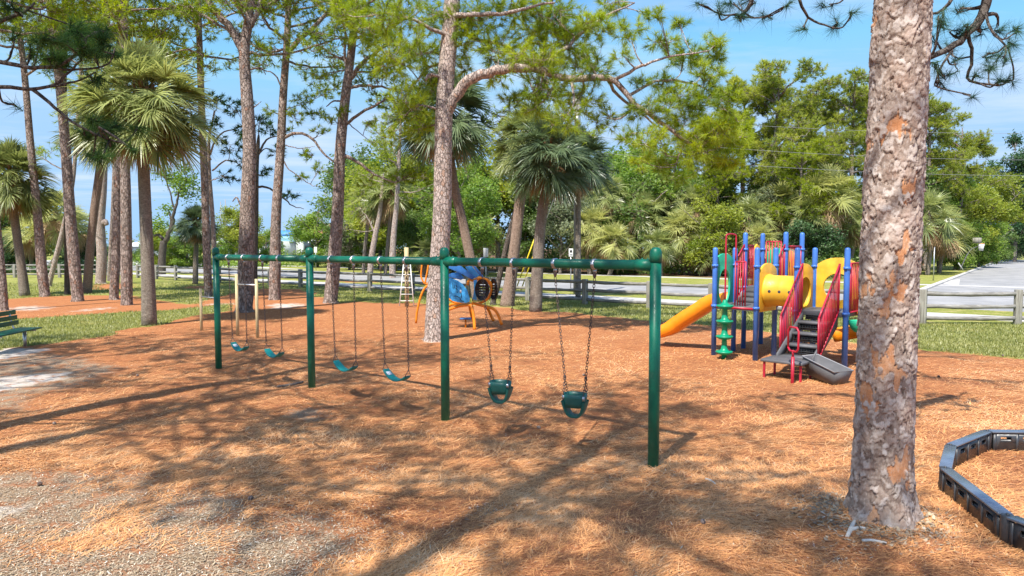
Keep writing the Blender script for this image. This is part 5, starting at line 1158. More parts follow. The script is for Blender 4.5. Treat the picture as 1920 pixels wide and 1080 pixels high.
# ---- other pines one can tell apart
def pine(label, base, path, wpx, limbs=(), pads=(), crown=None, mat='bark', leaf='needle', jit=.6, needle=(.26, .024, 24), flare=1.35, cz=None):
    wpx = [q*.80 for q in wpx]; b = gr(*base); Y = b[1]; ys = [base]+list(path); pts = [b+[0, 0, -.1], b+[0, 0, .18]]+[at(x, y, Y) for x, y in path]
    w = [w_/F*Y/2 for w_ in wpx]; rad = [w[0]*flare, w[0]]+list(np.interp(np.linspace(0, 1, len(path)), np.linspace(0, 1, len(w)), w))
    ztop = pts[-1][2]; d = (pts[-1]-pts[-2]); d = d/d[2]
    H = cz[1]+1 if cz else 15
    if ztop < H: pts.append(pts[-1]+np.clip(d, -.12, 1)*(H-ztop)); rad.append(.05)
    T = Tree(pts, rad, 14, 44)
    for l in limbs:
        *q, r0, r1_ = l; T.limb([at(x, y, Y+(dz[0] if dz else 0)) for x, y, *dz in q], r0, r1_, 14)
    if pads: pads_px(T, [(x, y, rx*1.1, ry*1.15, int(k*1.7)+1) for x, y, rx, ry, k in pads], Y, jit, L=needle[0], w=needle[1], nn=needle[2], twigr=.012, up=.4)
    if crown: auto_crown(T, *crown, padkw=dict(L=.28, w=.028, nn=15, twigr=.014, up=.5))
    return T.finish('pine_tree', label, 'pine tree', M[mat], M[leaf])
CR = lambda z0, z1, n=11, reach=3.6: (z0-2.2, z1, n+2, reach, 4, .9, 24)
pine('pine trunk leaning out at the far left edge, behind the green bench', (8, 582), [(4, 520), (-6, 420), (-20, 250), (-30, 0)], [17, 15, 12], crown=CR(13, 17), cz=(13, 17))
pine('slender pine left of the leaning bare trunk, second from the left edge', (84, 556), [(78, 500), (70, 400), (58, 280), (45, 130), (28, 0)], [22, 17, 14, 10], crown=CR(13.2, 18), cz=(13, 18), pads=[(20, 30, 25, 18, 14), (60, 20, 25, 14, 12), (5, 60, 18, 14, 8)])
pine('thin bare trunk leaning right, crossing behind the straight left pines', (93, 537), [(103, 490), (118, 430), (135, 350), (142, 280), (150, 150)], [11, 9, 7], mat='bark_light', limbs=(((140, 330), (120, 320), (85, 300), (70, 290), .06, .02), ((143, 290), (160, 270), (185, 262), .05, .02)), pads=[(85, 285, 22, 10, 12), (65, 280, 16, 10, 8), (110, 270, 20, 12, 8), (160, 262, 20, 12, 10), (120, 225, 24, 14, 8)], jit=.8, needle=(.35, .03, 12), crown=CR(13, 17, 6), cz=(13, 17))
pine('dark straight pine close behind the leaning bare trunk', (126, 552), [(126, 480), (124, 380), (122, 250), (120, 60)], [12, 10, 9], mat='bark_dark', crown=CR(15, 19, 7), cz=(15, 19))
pine('thick pine leaning slightly left, third of the row at left', (146, 565), [(138, 480), (130, 380), (120, 240), (105, 90), (92, 0)], [25, 22, 19, 15], crown=CR(13.5, 18), cz=(13, 18), pads=[(130, 15, 28, 14, 14), (165, 35, 25, 15, 12), (60, 60, 28, 16, 12), (150, 80, 26, 16, 10), (100, 40, 24, 14, 10)])
pine('knobbly pine with a burl halfway up, behind the left row', (189, 532), [(191, 480), (188, 420), (193, 350), (196, 250), (200, 120)], [22, 17, 13], mat='bark_light', crown=CR(17, 21, 7), cz=(17, 21), limbs=(((190, 420), (197, 416), (200, 422), .25, .16),))
pine('thin pine standing far behind between the two left rows', (205, 527), [(208, 460), (212, 380), (216, 250), (220, 100)], [9, 8, 6], crown=CR(17, 21, 6), cz=(17, 21))
pine('grey pine, left one of the close pair beside the cabbage palm', (214, 562), [(217, 480), (220, 380), (224, 250), (226, 100), (228, 0)], [20, 17, 15], crown=CR(13.2, 18), cz=(13, 18), pads=[(260, 20, 30, 14, 14), (300, 15, 26, 12, 14), (320, 55, 26, 16, 14), (350, 95, 20, 16, 9), (345, 150, 16, 14, 6), (240, 60, 22, 12, 8)])
pine('pine with reddish patches, right one of the close pair beside the cabbage palm', (238, 572), [(237, 480), (236, 380), (233, 250), (231, 100), (234, 0)], [25, 20, 16], crown=CR(12.4, 17), cz=(12.5, 17), pads=[(180, 20, 30, 14, 16), (265, 40, 24, 14, 12), (300, 25, 30, 16, 16), (200, 60, 24, 12, 8), (340, 15, 26, 12, 12), (290, 80, 24, 14, 9)])
pine('tall slim grey pine, left of the forked pine, free against the sky', (391, 556), [(388, 480), (384, 350), (378, 200), (374, 80), (372, 0)], [18, 15, 12], crown=CR(14, 18), cz=(14, 18),
     limbs=(((378, 110), (345, 90), (310, 70), (285, 30), .06, .02), ((376, 60), (330, 20), (290, 10), .05, .02)), pads=[(300, 60, 30, 18, 18), (345, 70, 26, 22, 14), (350, 30, 26, 16, 14), (310, 20, 30, 14, 14), (395, 65, 14, 12, 6), (340, 110, 18, 12, 6), (400, 30, 14, 10, 6)])
pine('thin crooked trunk right beside the slim grey pine, with sparse dark leaves', (406, 548), [(402, 480), (398, 400), (392, 320), (392, 260), (398, 230)], [11, 9, 4], mat='bark_light', leaf='needle_dark', flare=1.1, cz=(6, 9),
     limbs=(((394, 290), (410, 255), (440, 240), (465, 235), .06, .015), ((398, 320), (425, 300), (450, 310), (470, 325), .05, .012), ((396, 300), (380, 270), (400, 235), .04, .01)), pads=[(405, 185, 24, 14, 14), (440, 200, 26, 16, 16), (460, 240, 20, 14, 10), (400, 230, 16, 12, 8), (430, 275, 26, 12, 10), (455, 300, 22, 14, 10), (425, 330, 22, 12, 8), (408, 260, 14, 12, 6), (470, 185, 16, 12, 6)], needle=(.32, .04, 18), jit=.5)
pine('stout reddish pine with a fork high up, behind the left end post of the swings', (458, 585), [(460, 540), (464, 400), (468, 280), (463, 180), (458, 100), (466, 40), (472, 0)], [38, 31, 27, 22, 16], crown=CR(12, 16.5), cz=(12, 16.5),
     limbs=(((458, 105), (440, 65), (412, 30), (390, 0), (375, -40), .17, .10), ((469, 130), (490, 128), (498, 140), .04, .015), ((468, 205), (480, 198), (490, 190), .035, .01), ((470, 50), (484, 20), (490, -10), .1, .08), ((460, 375), (452, 385), (444, 370), (436, 378), .05, .02)), pads=[(505, 15, 20, 12, 10), (390, 15, 18, 10, 8), (420, -5, 30, 10, 10)])
pine('dark pine trunk right behind the stout forked pine', (478, 552), [(478, 480), (480, 400), (481, 320), (484, 270)], [12, 11, 8], mat='bark_dark', leaf='needle_dark', cz=(7, 7.4),
     limbs=(((484, 290), (500, 262), (520, 255), .07, .02), ((481, 350), (500, 350), (530, 370), (548, 385), (570, 392), .07, .015), ((483, 300), (470, 280), (455, 262), .05, .015)), pads=[(505, 240, 20, 12, 10), (490, 220, 18, 12, 8), (520, 285, 20, 12, 8), (545, 365, 18, 9, 6), (500, 320, 20, 10, 6), (455, 255, 14, 10, 6)], needle=(.32, .038, 18), jit=.5)
pine('grey pine with a long branch rising right, between the forked pine and second swing post', (515, 562), [(516, 500), (518, 400), (526, 280), (531, 180), (538, 80), (541, 0)], [26, 20, 17, 13], crown=CR(13.2, 17.5), cz=(13.2, 17.5),
     limbs=(((537, 98), (565, 70), (595, 45), (620, 15), (635, -20), .13, .06), ((540, 50), (548, 20), (560, 0), .06, .03), ((529, 165), (515, 140), (495, 132), (478, 128), .04, .015), ((526, 262), (545, 252), (570, 250), (590, 265), (608, 290), (628, 305), .085, .04), ((526, 270), (560, 278), (590, 275), .03, .01), ((524, 290), (545, 320), (580, 345), (600, 350), .035, .01), ((530, 210), (550, 200), (570, 195), .03, .01)),
     pads=[(570, 185, 26, 15, 16), (600, 170, 26, 18, 16), (555, 215, 26, 14, 12), (590, 215, 24, 14, 12), (540, 245, 14, 10, 5), (575, 290, 26, 10, 8), (600, 315, 20, 12, 7), (560, 330, 18, 12, 5), (635, 160, 20, 16, 9), (590, 25, 22, 14, 9), (550, 20, 14, 12, 6), (505, 205, 16, 10, 5), (600, 245, 20, 12, 7)], leaf='needle', needle=(.27, .030, 20))
pine('brown pine with branching crown between the second and third swing posts', (620, 568), [(624, 520), (633, 400), (638, 280), (648, 180), (656, 120), (664, 50), (668, 0)], [32, 26, 22, 18, 13], crown=CR(12.2, 16.5), cz=(12.2, 16.5),
     limbs=(((654, 150), (680, 118), (705, 98), (735, 78), .12, .05), ((645, 235), (680, 210), (710, 195), (735, 178), .075, .04), ((652, 165), (690, 160), (740, 168), .075, .04), ((650, 130), (646, 100), (648, 72), .07, .05), ((641, 290), (665, 300), (700, 325), (740, 342), .10, .03), ((645, 190), (625, 190), (612, 200), .05, .02), ((668, 40), (672, 60), (700, 70), .06, .03), ((644, 225), (670, 245), (700, 270), .03, .01)),
     pads=[(700, 110, 30, 22, 18), (735, 70, 35, 26, 24), (690, 30, 34, 22, 22), (640, 40, 26, 22, 14), (650, 75, 20, 20, 8), (720, 190, 26, 20, 14), (750, 160, 26, 20, 14), (675, 150, 22, 16, 8), (700, 225, 20, 14, 6), (745, 330, 36, 14, 22), (775, 320, 30, 14, 18), (800, 330, 22, 14, 12), (690, 340, 22, 12, 8), (625, 225, 20, 16, 8), (640, 205, 16, 10, 5), (590, 60, 18, 12, 5), (600, 100, 16, 12, 4), (710, 60, 26, 18, 14), (680, 80, 30, 20, 16), (720, 130, 34, 24, 22), (750, 110, 30, 26, 20), (660, 15, 34, 18, 18), (740, 15, 36, 20, 22), (770, 200, 28, 26, 18), (700, 170, 20, 12, 6)], needle=(.27, .030, 20))
pine('small leaning grey trunk beyond the fence, left of the third swing post', (694, 517), [(697, 480), (704, 440), (712, 400), (716, 360)], [14, 12, 8], mat='bark_light', cz=(6, 8), limbs=(((704, 440), (690, 410), (675, 390), .10, .03),), pads=[(665, 390, 30, 25, 26), (690, 360, 30, 25, 24), (655, 430, 24, 20, 14)], needle=(.4, .04, 12))
pine('straight reddish pine beyond the fence, just right of the leaning grey trunk', (736, 521), [(736, 480), (739, 430), (744, 380), (748, 300)], [15, 12, 9], mat='bark_light', cz=(10, 14), crown=CR(9, 14, 6))
pine('old dark tree behind the swollen palm trunks, leaning behind the insect climber', (925, 572), [(932, 540), (945, 480), (960, 420), (975, 360), (985, 300)], [13, 12, 8], mat='bark_dark', cz=(9, 13), crown=CR(9, 13, 6, 2.4))

# ---- foreground branch entering at the upper left, from a pine standing off to the left
FB = 7.2
T = Tree([(-8.6, 7.0, -.1), (-8.6, 7.0, .15), (-8.55, 7.1, 4), (-8.4, 7.2, 9), (-8.3, 7.2, 14.5)], [.36, .27, .24, .18, .06])
FGK = 2.4
T.limb([(-8.5, 7.1, 4.6), at(-200, 150, FB), at(-60, 112, FB), at(30, 122, FB), at(95, 126, FB), at(135, 108, FB), at(160, 80, FB), at(178, 60, FB)], .032, .009, 22, wob=.008)
T.limb([(-8.5, 7.1, 4.2), at(-200, 190, FB), at(-60, 155, FB), at(20, 165, FB), at(75, 165, FB), at(115, 152, FB), at(140, 125, FB), at(152, 108, FB)], .03, .008, 22, wob=.008)
T.limb([at(60, 167, FB), at(95, 195, FB), at(130, 225, FB), at(165, 245, FB), at(205, 262, FB)], .02, .008, 14, wob=.01); T.limb([at(75, 165, FB), at(120, 158, FB), at(150, 150, FB), at(180, 135, FB)], .014, .007, 10)
T.limb([at(-60, 40, FB), at(0, 38, FB), at(40, 25, FB), at(65, 5, FB)], .03, .01, 10); T.limb([at(95, 126, FB), at(130, 130, FB), at(175, 128, FB), at(205, 118, FB), at(215, 90, FB)], .014, .007, 12)
pads_px(T, [(95, 68, 28, 16, 5), (140, 50, 20, 14, 4), (170, 58, 22, 16, 5), (195, 78, 22, 18, 6), (212, 100, 18, 16, 4), (88, 102, 24, 12, 5), (28, 72, 14, 14, 2), (178, 145, 20, 14, 5), (150, 85, 18, 14, 4), (178, 222, 16, 14, 3), (215, 238, 20, 14, 3), (205, 270, 22, 14, 4), (172, 292, 18, 14, 4), (258, 240, 16, 12, 3), (118, 110, 20, 14, 4), (20, 8, 24, 14, 4), (60, 95, 18, 12, 3), (250, 280, 12, 12, 2), (25, 195, 10, 8, 1), (125, 75, 26, 18, 8), (180, 100, 26, 22, 10), (150, 60, 26, 18, 8), (195, 60, 22, 18, 6), (110, 100, 24, 14, 6), (165, 250, 22, 16, 5), (190, 240, 24, 18, 6), (185, 290, 20, 14, 4), (75, 80, 20, 14, 4)], FB, .3, L=.19, w=.0055, nn=56, twigr=.008, up=.2)
auto_crown(T, 8.6, 14, 18, 5.8, 5, .8, 18, rise=.12, r0=.04, padkw=dict(L=.22, w=.010, nn=22, up=.4))
T.finish('pine_tree', 'shade-toned pine standing off the left edge, its needled branches hanging into the upper left corner', 'pine tree', M['bark_dark'], M['needle_dark'])  # dark bark and needle colours stand in for the crown's shade
# pines standing beside and behind the viewer: their crowns shade the straw
for i, (x, y, z0, z1, reach, k) in enumerate(((-4.9, -1.4, 8, 15, 4.8, 17), (-3.4, -4.6, 8.5, 16, 4.2, 9), (-3.7, .5, 10, 15.5, 4.4, 17), (-9.2, 3.4, 9.5, 16, 5.2, 26), (-14.5, 8.5, 8, 16, 5.2, 26), (-4.4, -8.6, 10, 17, 4.5, 16))):
    T = Tree([(x, y, -.1), (x, y, .2), (x+.1, y, 6), (x+.2, y+.1, z1+1)], [.30, .23, .16, .05])
    auto_crown(T, z0, z1, 15, reach, 4, .85, k, rise=.2, r0=.035, padkw=dict(L=.23, w=.018, nn=22, up=.4, twigr=.012))
    T.finish('pine_tree', ['pine outside the photo, behind the viewer on the left', 'pine outside the photo, second nearest behind the viewer', 'pine outside the photo, close beside the viewer on the left', 'pine outside the photo at the left of the viewer', 'pine outside the photo, left of the bench', 'pine outside the photo, furthest behind the viewer'][i], 'pine tree', M['bark'], M['needle'])

# ---- oak like tree far left
b = gr(303, 515); Y = b[1]
T = Tree([b+[0, 0, -.1], at(304, 480, Y), at(307, 452, Y)], [.36, .32, .30], 12, 12)
T.limb([at(307, 455, Y), at(320, 435, Y), at(326, 410, Y), at(330, 385, Y), at(334, 360, Y)], .24, .08, 14, wob=.05); T.limb([at(306, 455, Y), at(315, 440, Y), at(321, 415, Y), at(318, 400, Y)], .18, .07, 12); T.limb([at(306, 448, Y), at(296, 440, Y), at(290, 442, Y), at(287, 436, Y)], .16, .07, 10)
T.limb([at(328, 400, Y), at(322, 370, Y), at(312, 340, Y), at(300, 325, Y)], .09, .03); T.limb([at(333, 365, Y), at(345, 345, Y), at(352, 330, Y)], .08, .03)
pads_px(T, [(300, 420, 16, 12, 10), (315, 395, 12, 12, 6), (335, 350, 16, 14, 12), (350, 340, 22, 16, 16), (325, 335, 18, 14, 12), (305, 325, 18, 10, 8), (360, 365, 18, 14, 10), (290, 425, 10, 8, 5), (345, 320, 14, 10, 7)], Y, .8, kind='leaf', L=.28, nn=26, size=.26, twigr=.02)
T.finish('oak_tree', 'crooked dark multi limbed tree beyond the fence, left of the orange diamond sign', 'tree', M['bark_dark'], M['leaf_bright'])

# ---- cabbage palms one can tell apart
def palm_px(label, base, path, wpx, key, scale, rz=0, mat='frond', tmat='palm_trunk', **kw):
    wpx = [q*.83 for q in wpx]; b = gr(*base); Y = b[1]; return palm('cabbage_palm', label, [b+[0, 0, -.1]]+[at(x, y, Y) for x, y in path], [w/F*Y/2 for w in wpx], key, scale, rz, mat, tmat, **kw)
palm_px('big cabbage palm with a full round crown, grey trunk left of the exercise bars', (280, 610), [(277, 500), (272, 380), (268, 270), (269, 172)], [33, 27, 25, 24, 22], 'near0', 1.28, .3)
palm_px('cabbage palm whose crown sits left of the biggest one, on a brown leaning trunk', (163, 550), [(168, 480), (176, 400), (188, 310), (194, 222)], [20, 17, 17, 17], 'near1', 1.35, 1.3, tmat='palm_red')
palm_px('cabbage palm at the far left edge with shaggy drooping crown', (47, 555), [(40, 500), (30, 430), (24, 380), (22, 322)], [22, 17, 17, 16], 'near2', 1.3, 2.2)
palm_px('short thick crowned palm beyond the straw island, left of the slim grey pine', (366, 533), [(367, 490), (368, 450), (369, 415)], [12, 11, 10, 10], 'near3', .92, .7, 'frond_dark')
palm_px('cabbage palm crown close behind the central pine, trunk leaning left to right', (896, 565), [(885, 500), (868, 420), (852, 350), (840, 265), (836, 200)], [24, 22, 21, 20, 18], 'near1', 1.5, 2.9, tmat='palm_red', mat='frond_dark')
palm_px('pale smooth trunked cabbage palm leaning right, just right of the insect climber', (950, 574), [(958, 520), (968, 440), (978, 350), (990, 250)], [34, 27, 24, 24, 22], 'near3', 1.0, 2.0, tmat='palm_red')
palm_px('straight stubby cabbage palm with dark round crown and brown skirt', (1004, 584), [(1008, 500), (1014, 420), (1025, 340), (1030, 275)], [30, 26, 24, 23, 22], 'near0', 1.12, 1.1, mat='frond_dark')
palm_px('dark cabbage palm crown in front of the utility pole top', (1084, 558), [(1084, 480), (1084, 400), (1084, 340), (1084, 290)], [13, 13, 12, 12, 12], 'near2', 1.15, .4, mat='frond_dark', tmat='palm_trunk')
palm_px('sunlit palm beyond the fence, left one of the pair left of the central pine', (681, 515), [(684, 470), (690, 420), (700, 360)], [8, 8, 8, 8], 'far0', 1.5, .3)
palm_px('sunlit palm beyond the fence, right one of the pair left of the central pine', (722, 516), [(726, 470), (733, 400), (738, 352)], [8, 8, 8, 8], 'far1', 1.4, 1.3)

# ---- woods behind the road: templates, then copies
def far_pine_template(seed):
    global rng
    keep = rng; rng = np.random.default_rng(seed)
    T = Tree([(0, 0, -.2), (.2, 0, 6), (-.1, .2, 12), (.2, 0, 19.5)], [.30, .24, .18, .06], 9, 22)
    C, Rr, K = [], [], []
    n = 22
    for i in range(n):
        f = i/(n-1); z = 9.0+9*f+rng.normal()*.5; a = i*2.4+rng.normal()*.9; L = (4.6*(1-.55*f**2.2))*rng.uniform(.5, 1.2)
        s_ = np.array([np.interp(z, T.tr[:, 2], T.tr[:, 0]), np.interp(z, T.tr[:, 2], T.tr[:, 1]), z]); e = s_+np.array([cos(a)*L, sin(a)*L, L*(.1+.5*f)+rng.normal()*.4])
        p_ = T.limb([s_, s_*.5+e*.5+[0, 0, .1*L], e], .10, .03, 9, 5)
        for j in range(4): q = p_[int((.42+.58*(j+.7)/4)*8)]+rng.normal(size=3)*[.6, .6, .35]; C.append(q); Rr.append(np.array([1.1, 1.1, .85])*rng.uniform(.6, 1.25)); K.append(int(34*rng.uniform(.7, 1.2)))
    T.pads(C, Rr, K, L=.40, w=.055, nn=15, twigr=.02, up=.9); rng = keep; return T
def broad_template(seed, H=10, W_=3.6, size=.26, n=34, k=34, low=.25):
    global rng
    keep = rng; rng = np.random.default_rng(seed); T = Tree([(0, 0, -.2), (.1, .1, H*.35), (0, 0, H*.75)], [.22, .17, .06], 8, 12); C, Rr, K = [], [], []
    for i in range(9):
        z = H*(.2+.5*i/9); a = i*2.4; L = W_*rng.uniform(.6, .9); s_ = np.array([0, 0, z]); T.limb([s_, s_+[cos(a)*L*.5, sin(a)*L*.5, L*.35], s_+[cos(a)*L, sin(a)*L, L*.75]], .09, .03, 7, 5)
    for i in range(n):
        u = nrm(rng.normal(size=3)); r = rng.random()**.4; c = np.array([0, 0, H*(.5+low/2)])+u*r*np.array([W_, W_, H*.5*(1-low/2)])
        if c[2] < H*low*.6: c[2] = H*low*.6+rng.random()*H*.2
        C.append(c); Rr.append(np.array([1, 1, .75])*W_*.30*rng.uniform(.7, 1.3)); K.append(int(k*rng.uniform(.7, 1.2)))
    T.pads(C, Rr, K, kind='leaf', L=.26, nn=12, size=size, twigr=.02); rng = keep; return T
used = {}
def place(kind, T_or_key, px, Y, sc, rz, label, name, cat, bark_, leaf_, group=None):
    b = at(px, 500, Y); loc = (b[0], Y, 0)
    key = (kind, leaf_)
    if key not in used:
        if kind not in used: used[kind] = T_or_key()
        T = used[kind]; t = T.finish(name, label, cat, M[bark_], M[leaf_], group, loc=(0, 0, 0)); used[key] = t; t.location = loc; t.rotation_euler = (0, 0, rz); t.scale = (sc,)*3 if not hasattr(sc, '__len__') else sc; return t
    return dup(used[key], loc, rz, label, sc, group)
def hscale(py, Y, H): return (CAMH+(464-py)*Y/F)/H
fps = [lambda s=s: far_pine_template(s) for s in (101, 102, 103)]
FP = [(1452, 112, 67, 'tallest broad crowned pine of the woods, right above the slide and left play posts'), (1392, 150, 71, 'pine whose crown touches the crooked limb of the central pine, left of the tallest'), (1520, 165, 73, 'pine filling the gap right of the tallest broad crowned pine'), (1590, 132, 69, 'tall pine of the woods just left of the near trunk'), (1650, 165, 75, 'pine of the woods hidden behind the near trunk'), (1735, 178, 72, 'large rounded pine just right of the near trunk'), (1795, 232, 76, 'lower rounded pine right of the large one beside the near trunk'), (1835, 305, 92, 'small pine at the low end of the woods skyline above the hoop'), (1345, 215, 66, 'yellowish pine under the end of the crooked limb'), (1290, 235, 80, 'pine far back behind the hanging end of the crooked limb'), (1195, 265, 82, 'pine far back right of the utility pole palm'), (1560, 250, 64, 'shorter dense pine above the far palm with the dead skirt'), (1500, 255, 60, 'short bushy pine above the high blue posts')]
for i, (px, py, Y, lb) in enumerate(FP):
    k = i % 3; place('fp%d' % k, fps[k], px, Y, np.array([1.05, 1.05, 1])*hscale(py, Y, 20.3), i*1.7, lb, 'pine_tree', 'pine tree', 'bark_far', 'needle_yellow' if i in (8, 12) else 'needle_far')
bts = {'ba': lambda: broad_template(201, 10, 4.0, .30, 40, 34), 'bb': lambda: broad_template(202, 8, 3.6, .28, 36, 34, .1), 'bc': lambda: broad_template(203, 14, 3.6, .32, 46, 34, .15)}
BT = [('bc', 880, 300, 66, 'leaf_bright', 'bright green tree right behind the insect climber and central pine'), ('ba', 935, 285, 70, 'leaf_yellow', 'yellow green tree top between the central pine and the pale palm'), ('bb', 850, 400, 62, 'leaf_bright', 'low bright green tree just right of the central pine trunk'), ('bc', 985, 330, 68, 'leaf', 'green tree between the two close palm trunks'), ('ba', 1050, 365, 64, 'leaf_grey', 'grey green tree left of the utility pole'), ('bc', 1130, 320, 72, 'leaf_grey', 'hazy grey green tree right behind the utility pole'), ('bb', 1185, 340, 66, 'leaf', 'dense green tree right of the utility pole'), ('ba', 1215, 300, 70, 'leaf_bright', 'bright tree above the mottled palms left of the right swing post'), ('bc', 1255, 330, 74, 'leaf_grey', 'pale tree behind the right end post of the swings'), ('bb', 1330, 380, 60, 'leaf_yellow', 'vivid yellow green shrub tree above the orange slide'), ('ba', 1280, 350, 68, 'leaf', 'green tree between the right end post and the slide'), ('bc', 1385, 330, 68, 'leaf', 'green tree behind the left play posts'), ('ba', 1430, 350, 66, 'leaf_grey', 'grey leaved tree behind the red arch handle'), ('bb', 1510, 410, 60, 'leaf_dark', 'dark shrub tree behind the yellow tunnel'), ('bc', 1610, 340, 70, 'leaf', 'green tree partly behind the near trunk at left'), ('ba', 1690, 330, 72, 'leaf', 'green tree behind the near trunk'), ('bc', 1760, 300, 78, 'leaf_bright', 'green tree right of the near trunk behind the palms'), ('ba', 1805, 345, 84, 'leaf_yellow', 'yellow green tree between near trunk and hoop'), ('bb', 1790, 410, 76, 'leaf_bright', 'bright shrub tree just left of the hoop'), ('bb', 1835, 415, 84, 'leaf_bright', 'bright leafy shrub tree directly behind the hoop'), ('ba', 1860, 340, 110, 'leaf_yellow', 'yellow green tree at the end of the side road'), ('bb', 1870, 420, 105, 'leaf', 'green shrub tree at the end of the side road'), ('bc', 1902, 262, 118, 'leaf_dark', 'tall vine covered tree at the right edge'), ('bb', 1925, 370, 122, 'leaf_grey', 'grey twiggy tree at the right edge beside the side road'), ('ba', 1960, 380, 120, 'leaf', 'tree just past the right edge at the end of the side road'), ('bb', 1895, 425, 132, 'leaf_grey', 'grey bush closing the end of the side road'),
 ('bb', 596, 395, 86, 'leaf_bright', 'rounded bright tree right of the second swing post'), ('ba', 660, 300, 84, 'leaf', 'green tree behind the brown branching pine'), ('bb', 655, 410, 76, 'leaf_grey', 'mottled shrub tree between the brown pine and the leaning trunk'), ('bc', 712, 290, 80, 'leaf', 'green tree behind the pair of sunlit palms'), ('ba', 775, 320, 78, 'leaf_bright', 'bright tree just left of the central pine trunk'), ('bb', 790, 390, 66, 'leaf', 'green shrub tree behind the climbing pole'), ('bb', 645, 440, 90, 'leaf_bright', 'low bush beside the brown pine trunk'), ('ba', 448, 395, 92, 'leaf_yellow', 'yellow green tree left of the forked pine trunk'), ('bb', 425, 425, 96, 'leaf_bright', 'low green tree above the left end post'), ('bb', 500, 430, 98, 'leaf_bright', 'low green bush between forked pine and grey pine'), ('bb', 318, 425, 84, 'leaf_yellow', 'yellow green bush behind the orange diamond sign'), ('bb', 352, 440, 82, 'leaf_bright', 'green bush behind the short crowned palm trunk'), ('bb', 285, 440, 88, 'leaf', 'bush just right of the big palm trunk'),
 ('bc', 690, 305, 76, 'leaf_bright', 'tall bright tree behind the leaning grey trunk'), ('ba', 740, 300, 72, 'leaf_yellow', 'yellow green tree right behind the straight reddish trunk'), ('bc', 810, 290, 74, 'leaf', 'tall green tree half behind the central pine trunk'), ('ba', 860, 330, 58, 'leaf_bright', 'bright tree close behind the leaning palm trunk'), ('bb', 625, 425, 94, 'leaf', 'low green tree left of the brown branching pine'), ('bc', 1010, 280, 78, 'leaf_grey', 'grey green tree top behind the dark round palm crown'), ('bc', 1090, 285, 80, 'leaf', 'green tree top behind the utility pole'), ('ba', 1160, 290, 76, 'leaf_bright', 'bright tree top between the pole and the crooked limb'), ('bc', 1330, 300, 76, 'leaf_bright', 'green tree top behind the yellow green shrub tree'), ('bc', 1470, 310, 72, 'leaf', 'green tree filling behind the big sunlit palm at left'), ('bc', 1540, 310, 74, 'leaf_bright', 'green tree directly behind the big sunlit palm'), ('bb', 10, 430, 68, 'leaf_dark', 'dark bush behind the fence at the left edge'), ('bb', 40, 400, 74, 'leaf_bright', 'bright bush behind the left edge palm'), ('ba', 85, 395, 78, 'leaf_yellow', 'yellow green tree behind the slender left pine'), ('bb', 150, 450, 72, 'leaf_dark', 'dark low bush behind the left fence between the pines'), ('bb', -30, 380, 70, 'leaf', 'bush past the left edge')]
for i, (k, px, py, Y, lf, lb) in enumerate(BT):
    H = dict(ba=9.9, bb=7.9, bc=13.8)[k]; s = hscale(py, Y, H); wsc = max(.75, s) if s < 1.3 else s*.9; place(k, bts[k], px, Y, np.array([wsc, wsc, s]), i*1.3, lb, 'broadleaf_tree', 'tree', 'bark_far', lf)
PT = [(1112, 420, 63, 1.45, 'far2', 'frond_yellow', 'mottled yellowing palm just right of the utility pole'), (1152, 448, 61, 1.25, 'far0', 'frond_yellow', 'low palm with brown hanging fronds right of the utility pole'), (1140, 360, 66, 1.4, 'far1', 'frond', 'palm above the mottled palms right of the utility pole'), (1205, 395, 65, 1.45, 'far3', 'frond', 'palm left of the right swing post, in the middle of the wood edge'), (1245, 350, 68, 1.3, 'far0', 'frond', 'palm top just left above the right end post'), (1282, 425, 62, 1.5, 'far1', 'frond_yellow', 'palm with a tan dead skirt just right of the right end post'), (1325, 460, 60, 1.2, 'far2', 'frond', 'low palm behind the upper end of the slide'), (1300, 380, 66, 1.3, 'far3', 'frond', 'palm top under the vivid yellow green shrub'), (1405, 400, 62, 1.3, 'far0', 'frond', 'palm behind the red arch handle'), (1465, 375, 64, 1.5, 'far2', 'frond_yellow', 'palm behind the taller blue posts'), (1552, 358, 60, 1.75, 'far1', 'frond_yellow', 'big sunlit palm with pale dead fronds left of the near trunk'), (1600, 410, 61, 1.3, 'far3', 'frond', 'palm partly hidden by the near trunk at its left'), (1740, 395, 62, 1.6, 'far0', 'frond', 'palm just right of the near trunk'), (1772, 425, 66, 1.5, 'far2', 'frond_yellow', 'yellowing palm above the narrow grey sign'), (1510, 395, 60, 1.2, 'far3', 'frond', 'palm between the taller posts and the big sunlit palm'), (905, 430, 62, 1.2, 'far1', 'frond_yellow', 'small palm above the insect climber'), (1425, 445, 58, 1.1, 'far0', 'frond_yellow', 'low shaggy palm behind the red stair rails'), (1235, 455, 60, 1.0, 'far2', 'frond', 'low palm by the top of the right end post'),
 (105, 395, 66, 1.6, 'far3', 'frond_yellow', 'yellow green palm behind the slender left pines'), (60, 430, 68, 1.4, 'far1', 'frond_yellow', 'shaggy palm behind the left edge palm trunk'), (145, 420, 70, 1.4, 'far0', 'frond', 'palm between the thick left pine and the leaning bare trunk'), (800, 470, 60, .9, 'far2', 'frond', 'low small palm beside the central pine')]
for i, (px, py, Y, sc, key, mt, lb) in enumerate(PT):
    c = at(px, py, Y); palm('cabbage_palm', lb, [(c[0]+rng.normal()*.5, Y, -.1), (c[0]+rng.normal()*.3, Y, c[2]*.5), (c[0], Y, c[2])], [.22, .17, .16], key, sc, i*1.1, mt, boots=False, sides=8)
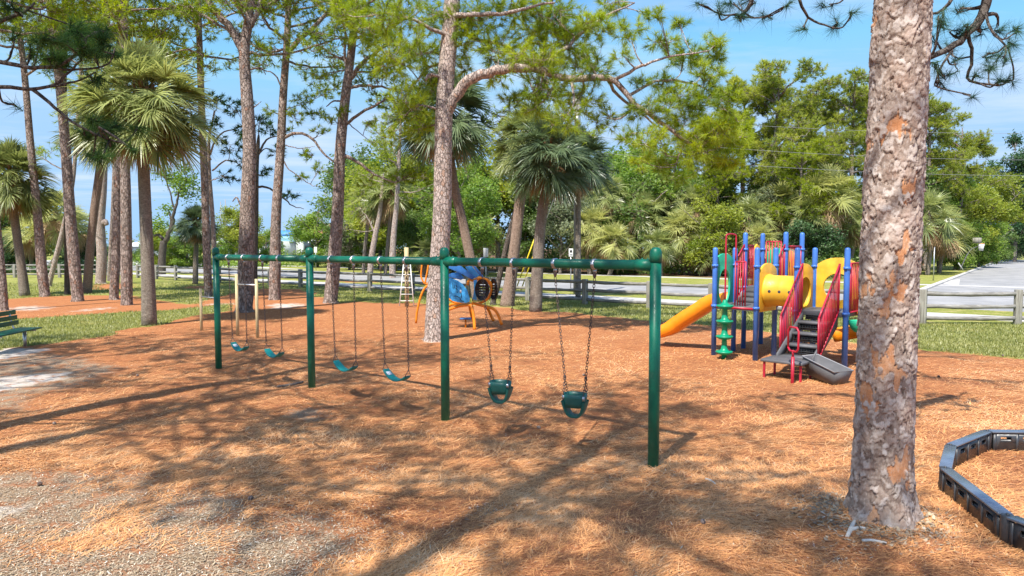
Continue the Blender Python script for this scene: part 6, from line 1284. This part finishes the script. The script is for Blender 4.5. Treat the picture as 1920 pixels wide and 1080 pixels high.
# bark flakes fallen round the near pine
n = 1500; a = rng.uniform(0, 2*pi, n); r = .30+np.abs(rng.normal(0, .20, n)); X, Y = 3.3+r*np.cos(a), 6.08+r*np.sin(a)
blades('bark_flakes', X, Y, rng.uniform(.02, .06, n), rng.uniform(.012, .03, n), rng.uniform(0, 6.28, n), rng.normal(.1, .25, n), np.clip(rng.normal(.4, .2, n), 0, 1), M['chips'], 'bark flakes and chips piled round the near pine base', z0=.012)
# undergrowth along the wood edge
def undergrowth(name, pts, n, hmax, label, mat, size=.24):
    mb = MB(); cl = 90; P = []
    pts = np.array(pts); seg = np.linalg.norm(np.diff(pts, axis=0), axis=1); cs = np.concatenate([[0], np.cumsum(seg)])
    for i in range(n):
        s = rng.random()*cs[-1]; x, y = np.interp(s, cs, pts[:, 0]), np.interp(s, cs, pts[:, 1]); r = rng.uniform(.7, 1.5); h = hmax*(.35+.65*rng.random())*(.7+.3*sin(s*.31)+.2*sin(s*.83))
        c = np.array([x+rng.normal()*1.8, y+abs(rng.normal())*3, 0]); u = nrm(rng.normal(size=(cl, 3))); q = c+u*np.array([r, r, h*.5])*rng.random((cl, 1))**.35+[0, 0, h*.5]; q = q[q[:, 2] > .05]
        P.append((q, np.clip(.35+rng.normal(0, .2)+.25*(q[:, 2]/h-.5)+rng.normal(0, .14, len(q)), 0, .92)))  # tone rises towards the top of each clump
    leaves(mb, np.concatenate([a for a, b in P]), size, np.concatenate([b for a, b in P])); tag(mb.build(name, mat, attr=True), label, kind='stuff')
edge = [fp(s, 31.5)[:2] for s in (62, 45, 30, 18, 9)]+[tuple(SA+sdir*t-sn*8) for t in (22, 50, 80, 112)]
undergrowth('undergrowth', edge, 620, 4.2, 'dense green undergrowth along the edge of the woods', M['leaf'])
undergrowth('undergrowth', [(x+1, y+6) for x, y in edge], 520, 7.5, 'taller shrubs filling the woods behind the edge', M['leaf'], .34)
undergrowth('undergrowth', [(88, 142), (100, 140), (115, 134)], 70, 8, 'bushes closing the far end of the side road', M['leaf_grey'], .4)
undergrowth('hedge', [(-62, 64), (-48, 64), (-40, 65)], 60, 3.2, 'dark bushes behind the fence at far left', M['leaf_dark'])
undergrowth('hedge', [(-52, 80), (-30, 86), (-22, 90)], 110, 2.6, 'bright low bushes beyond the road at left', M['leaf_bright'])
undergrowth('treeline', [(-190, 190), (-120, 200), (-60, 210), (0, 215)], 260, 9, 'distant low treeline on the left horizon', M['leaf_grey'], .9)
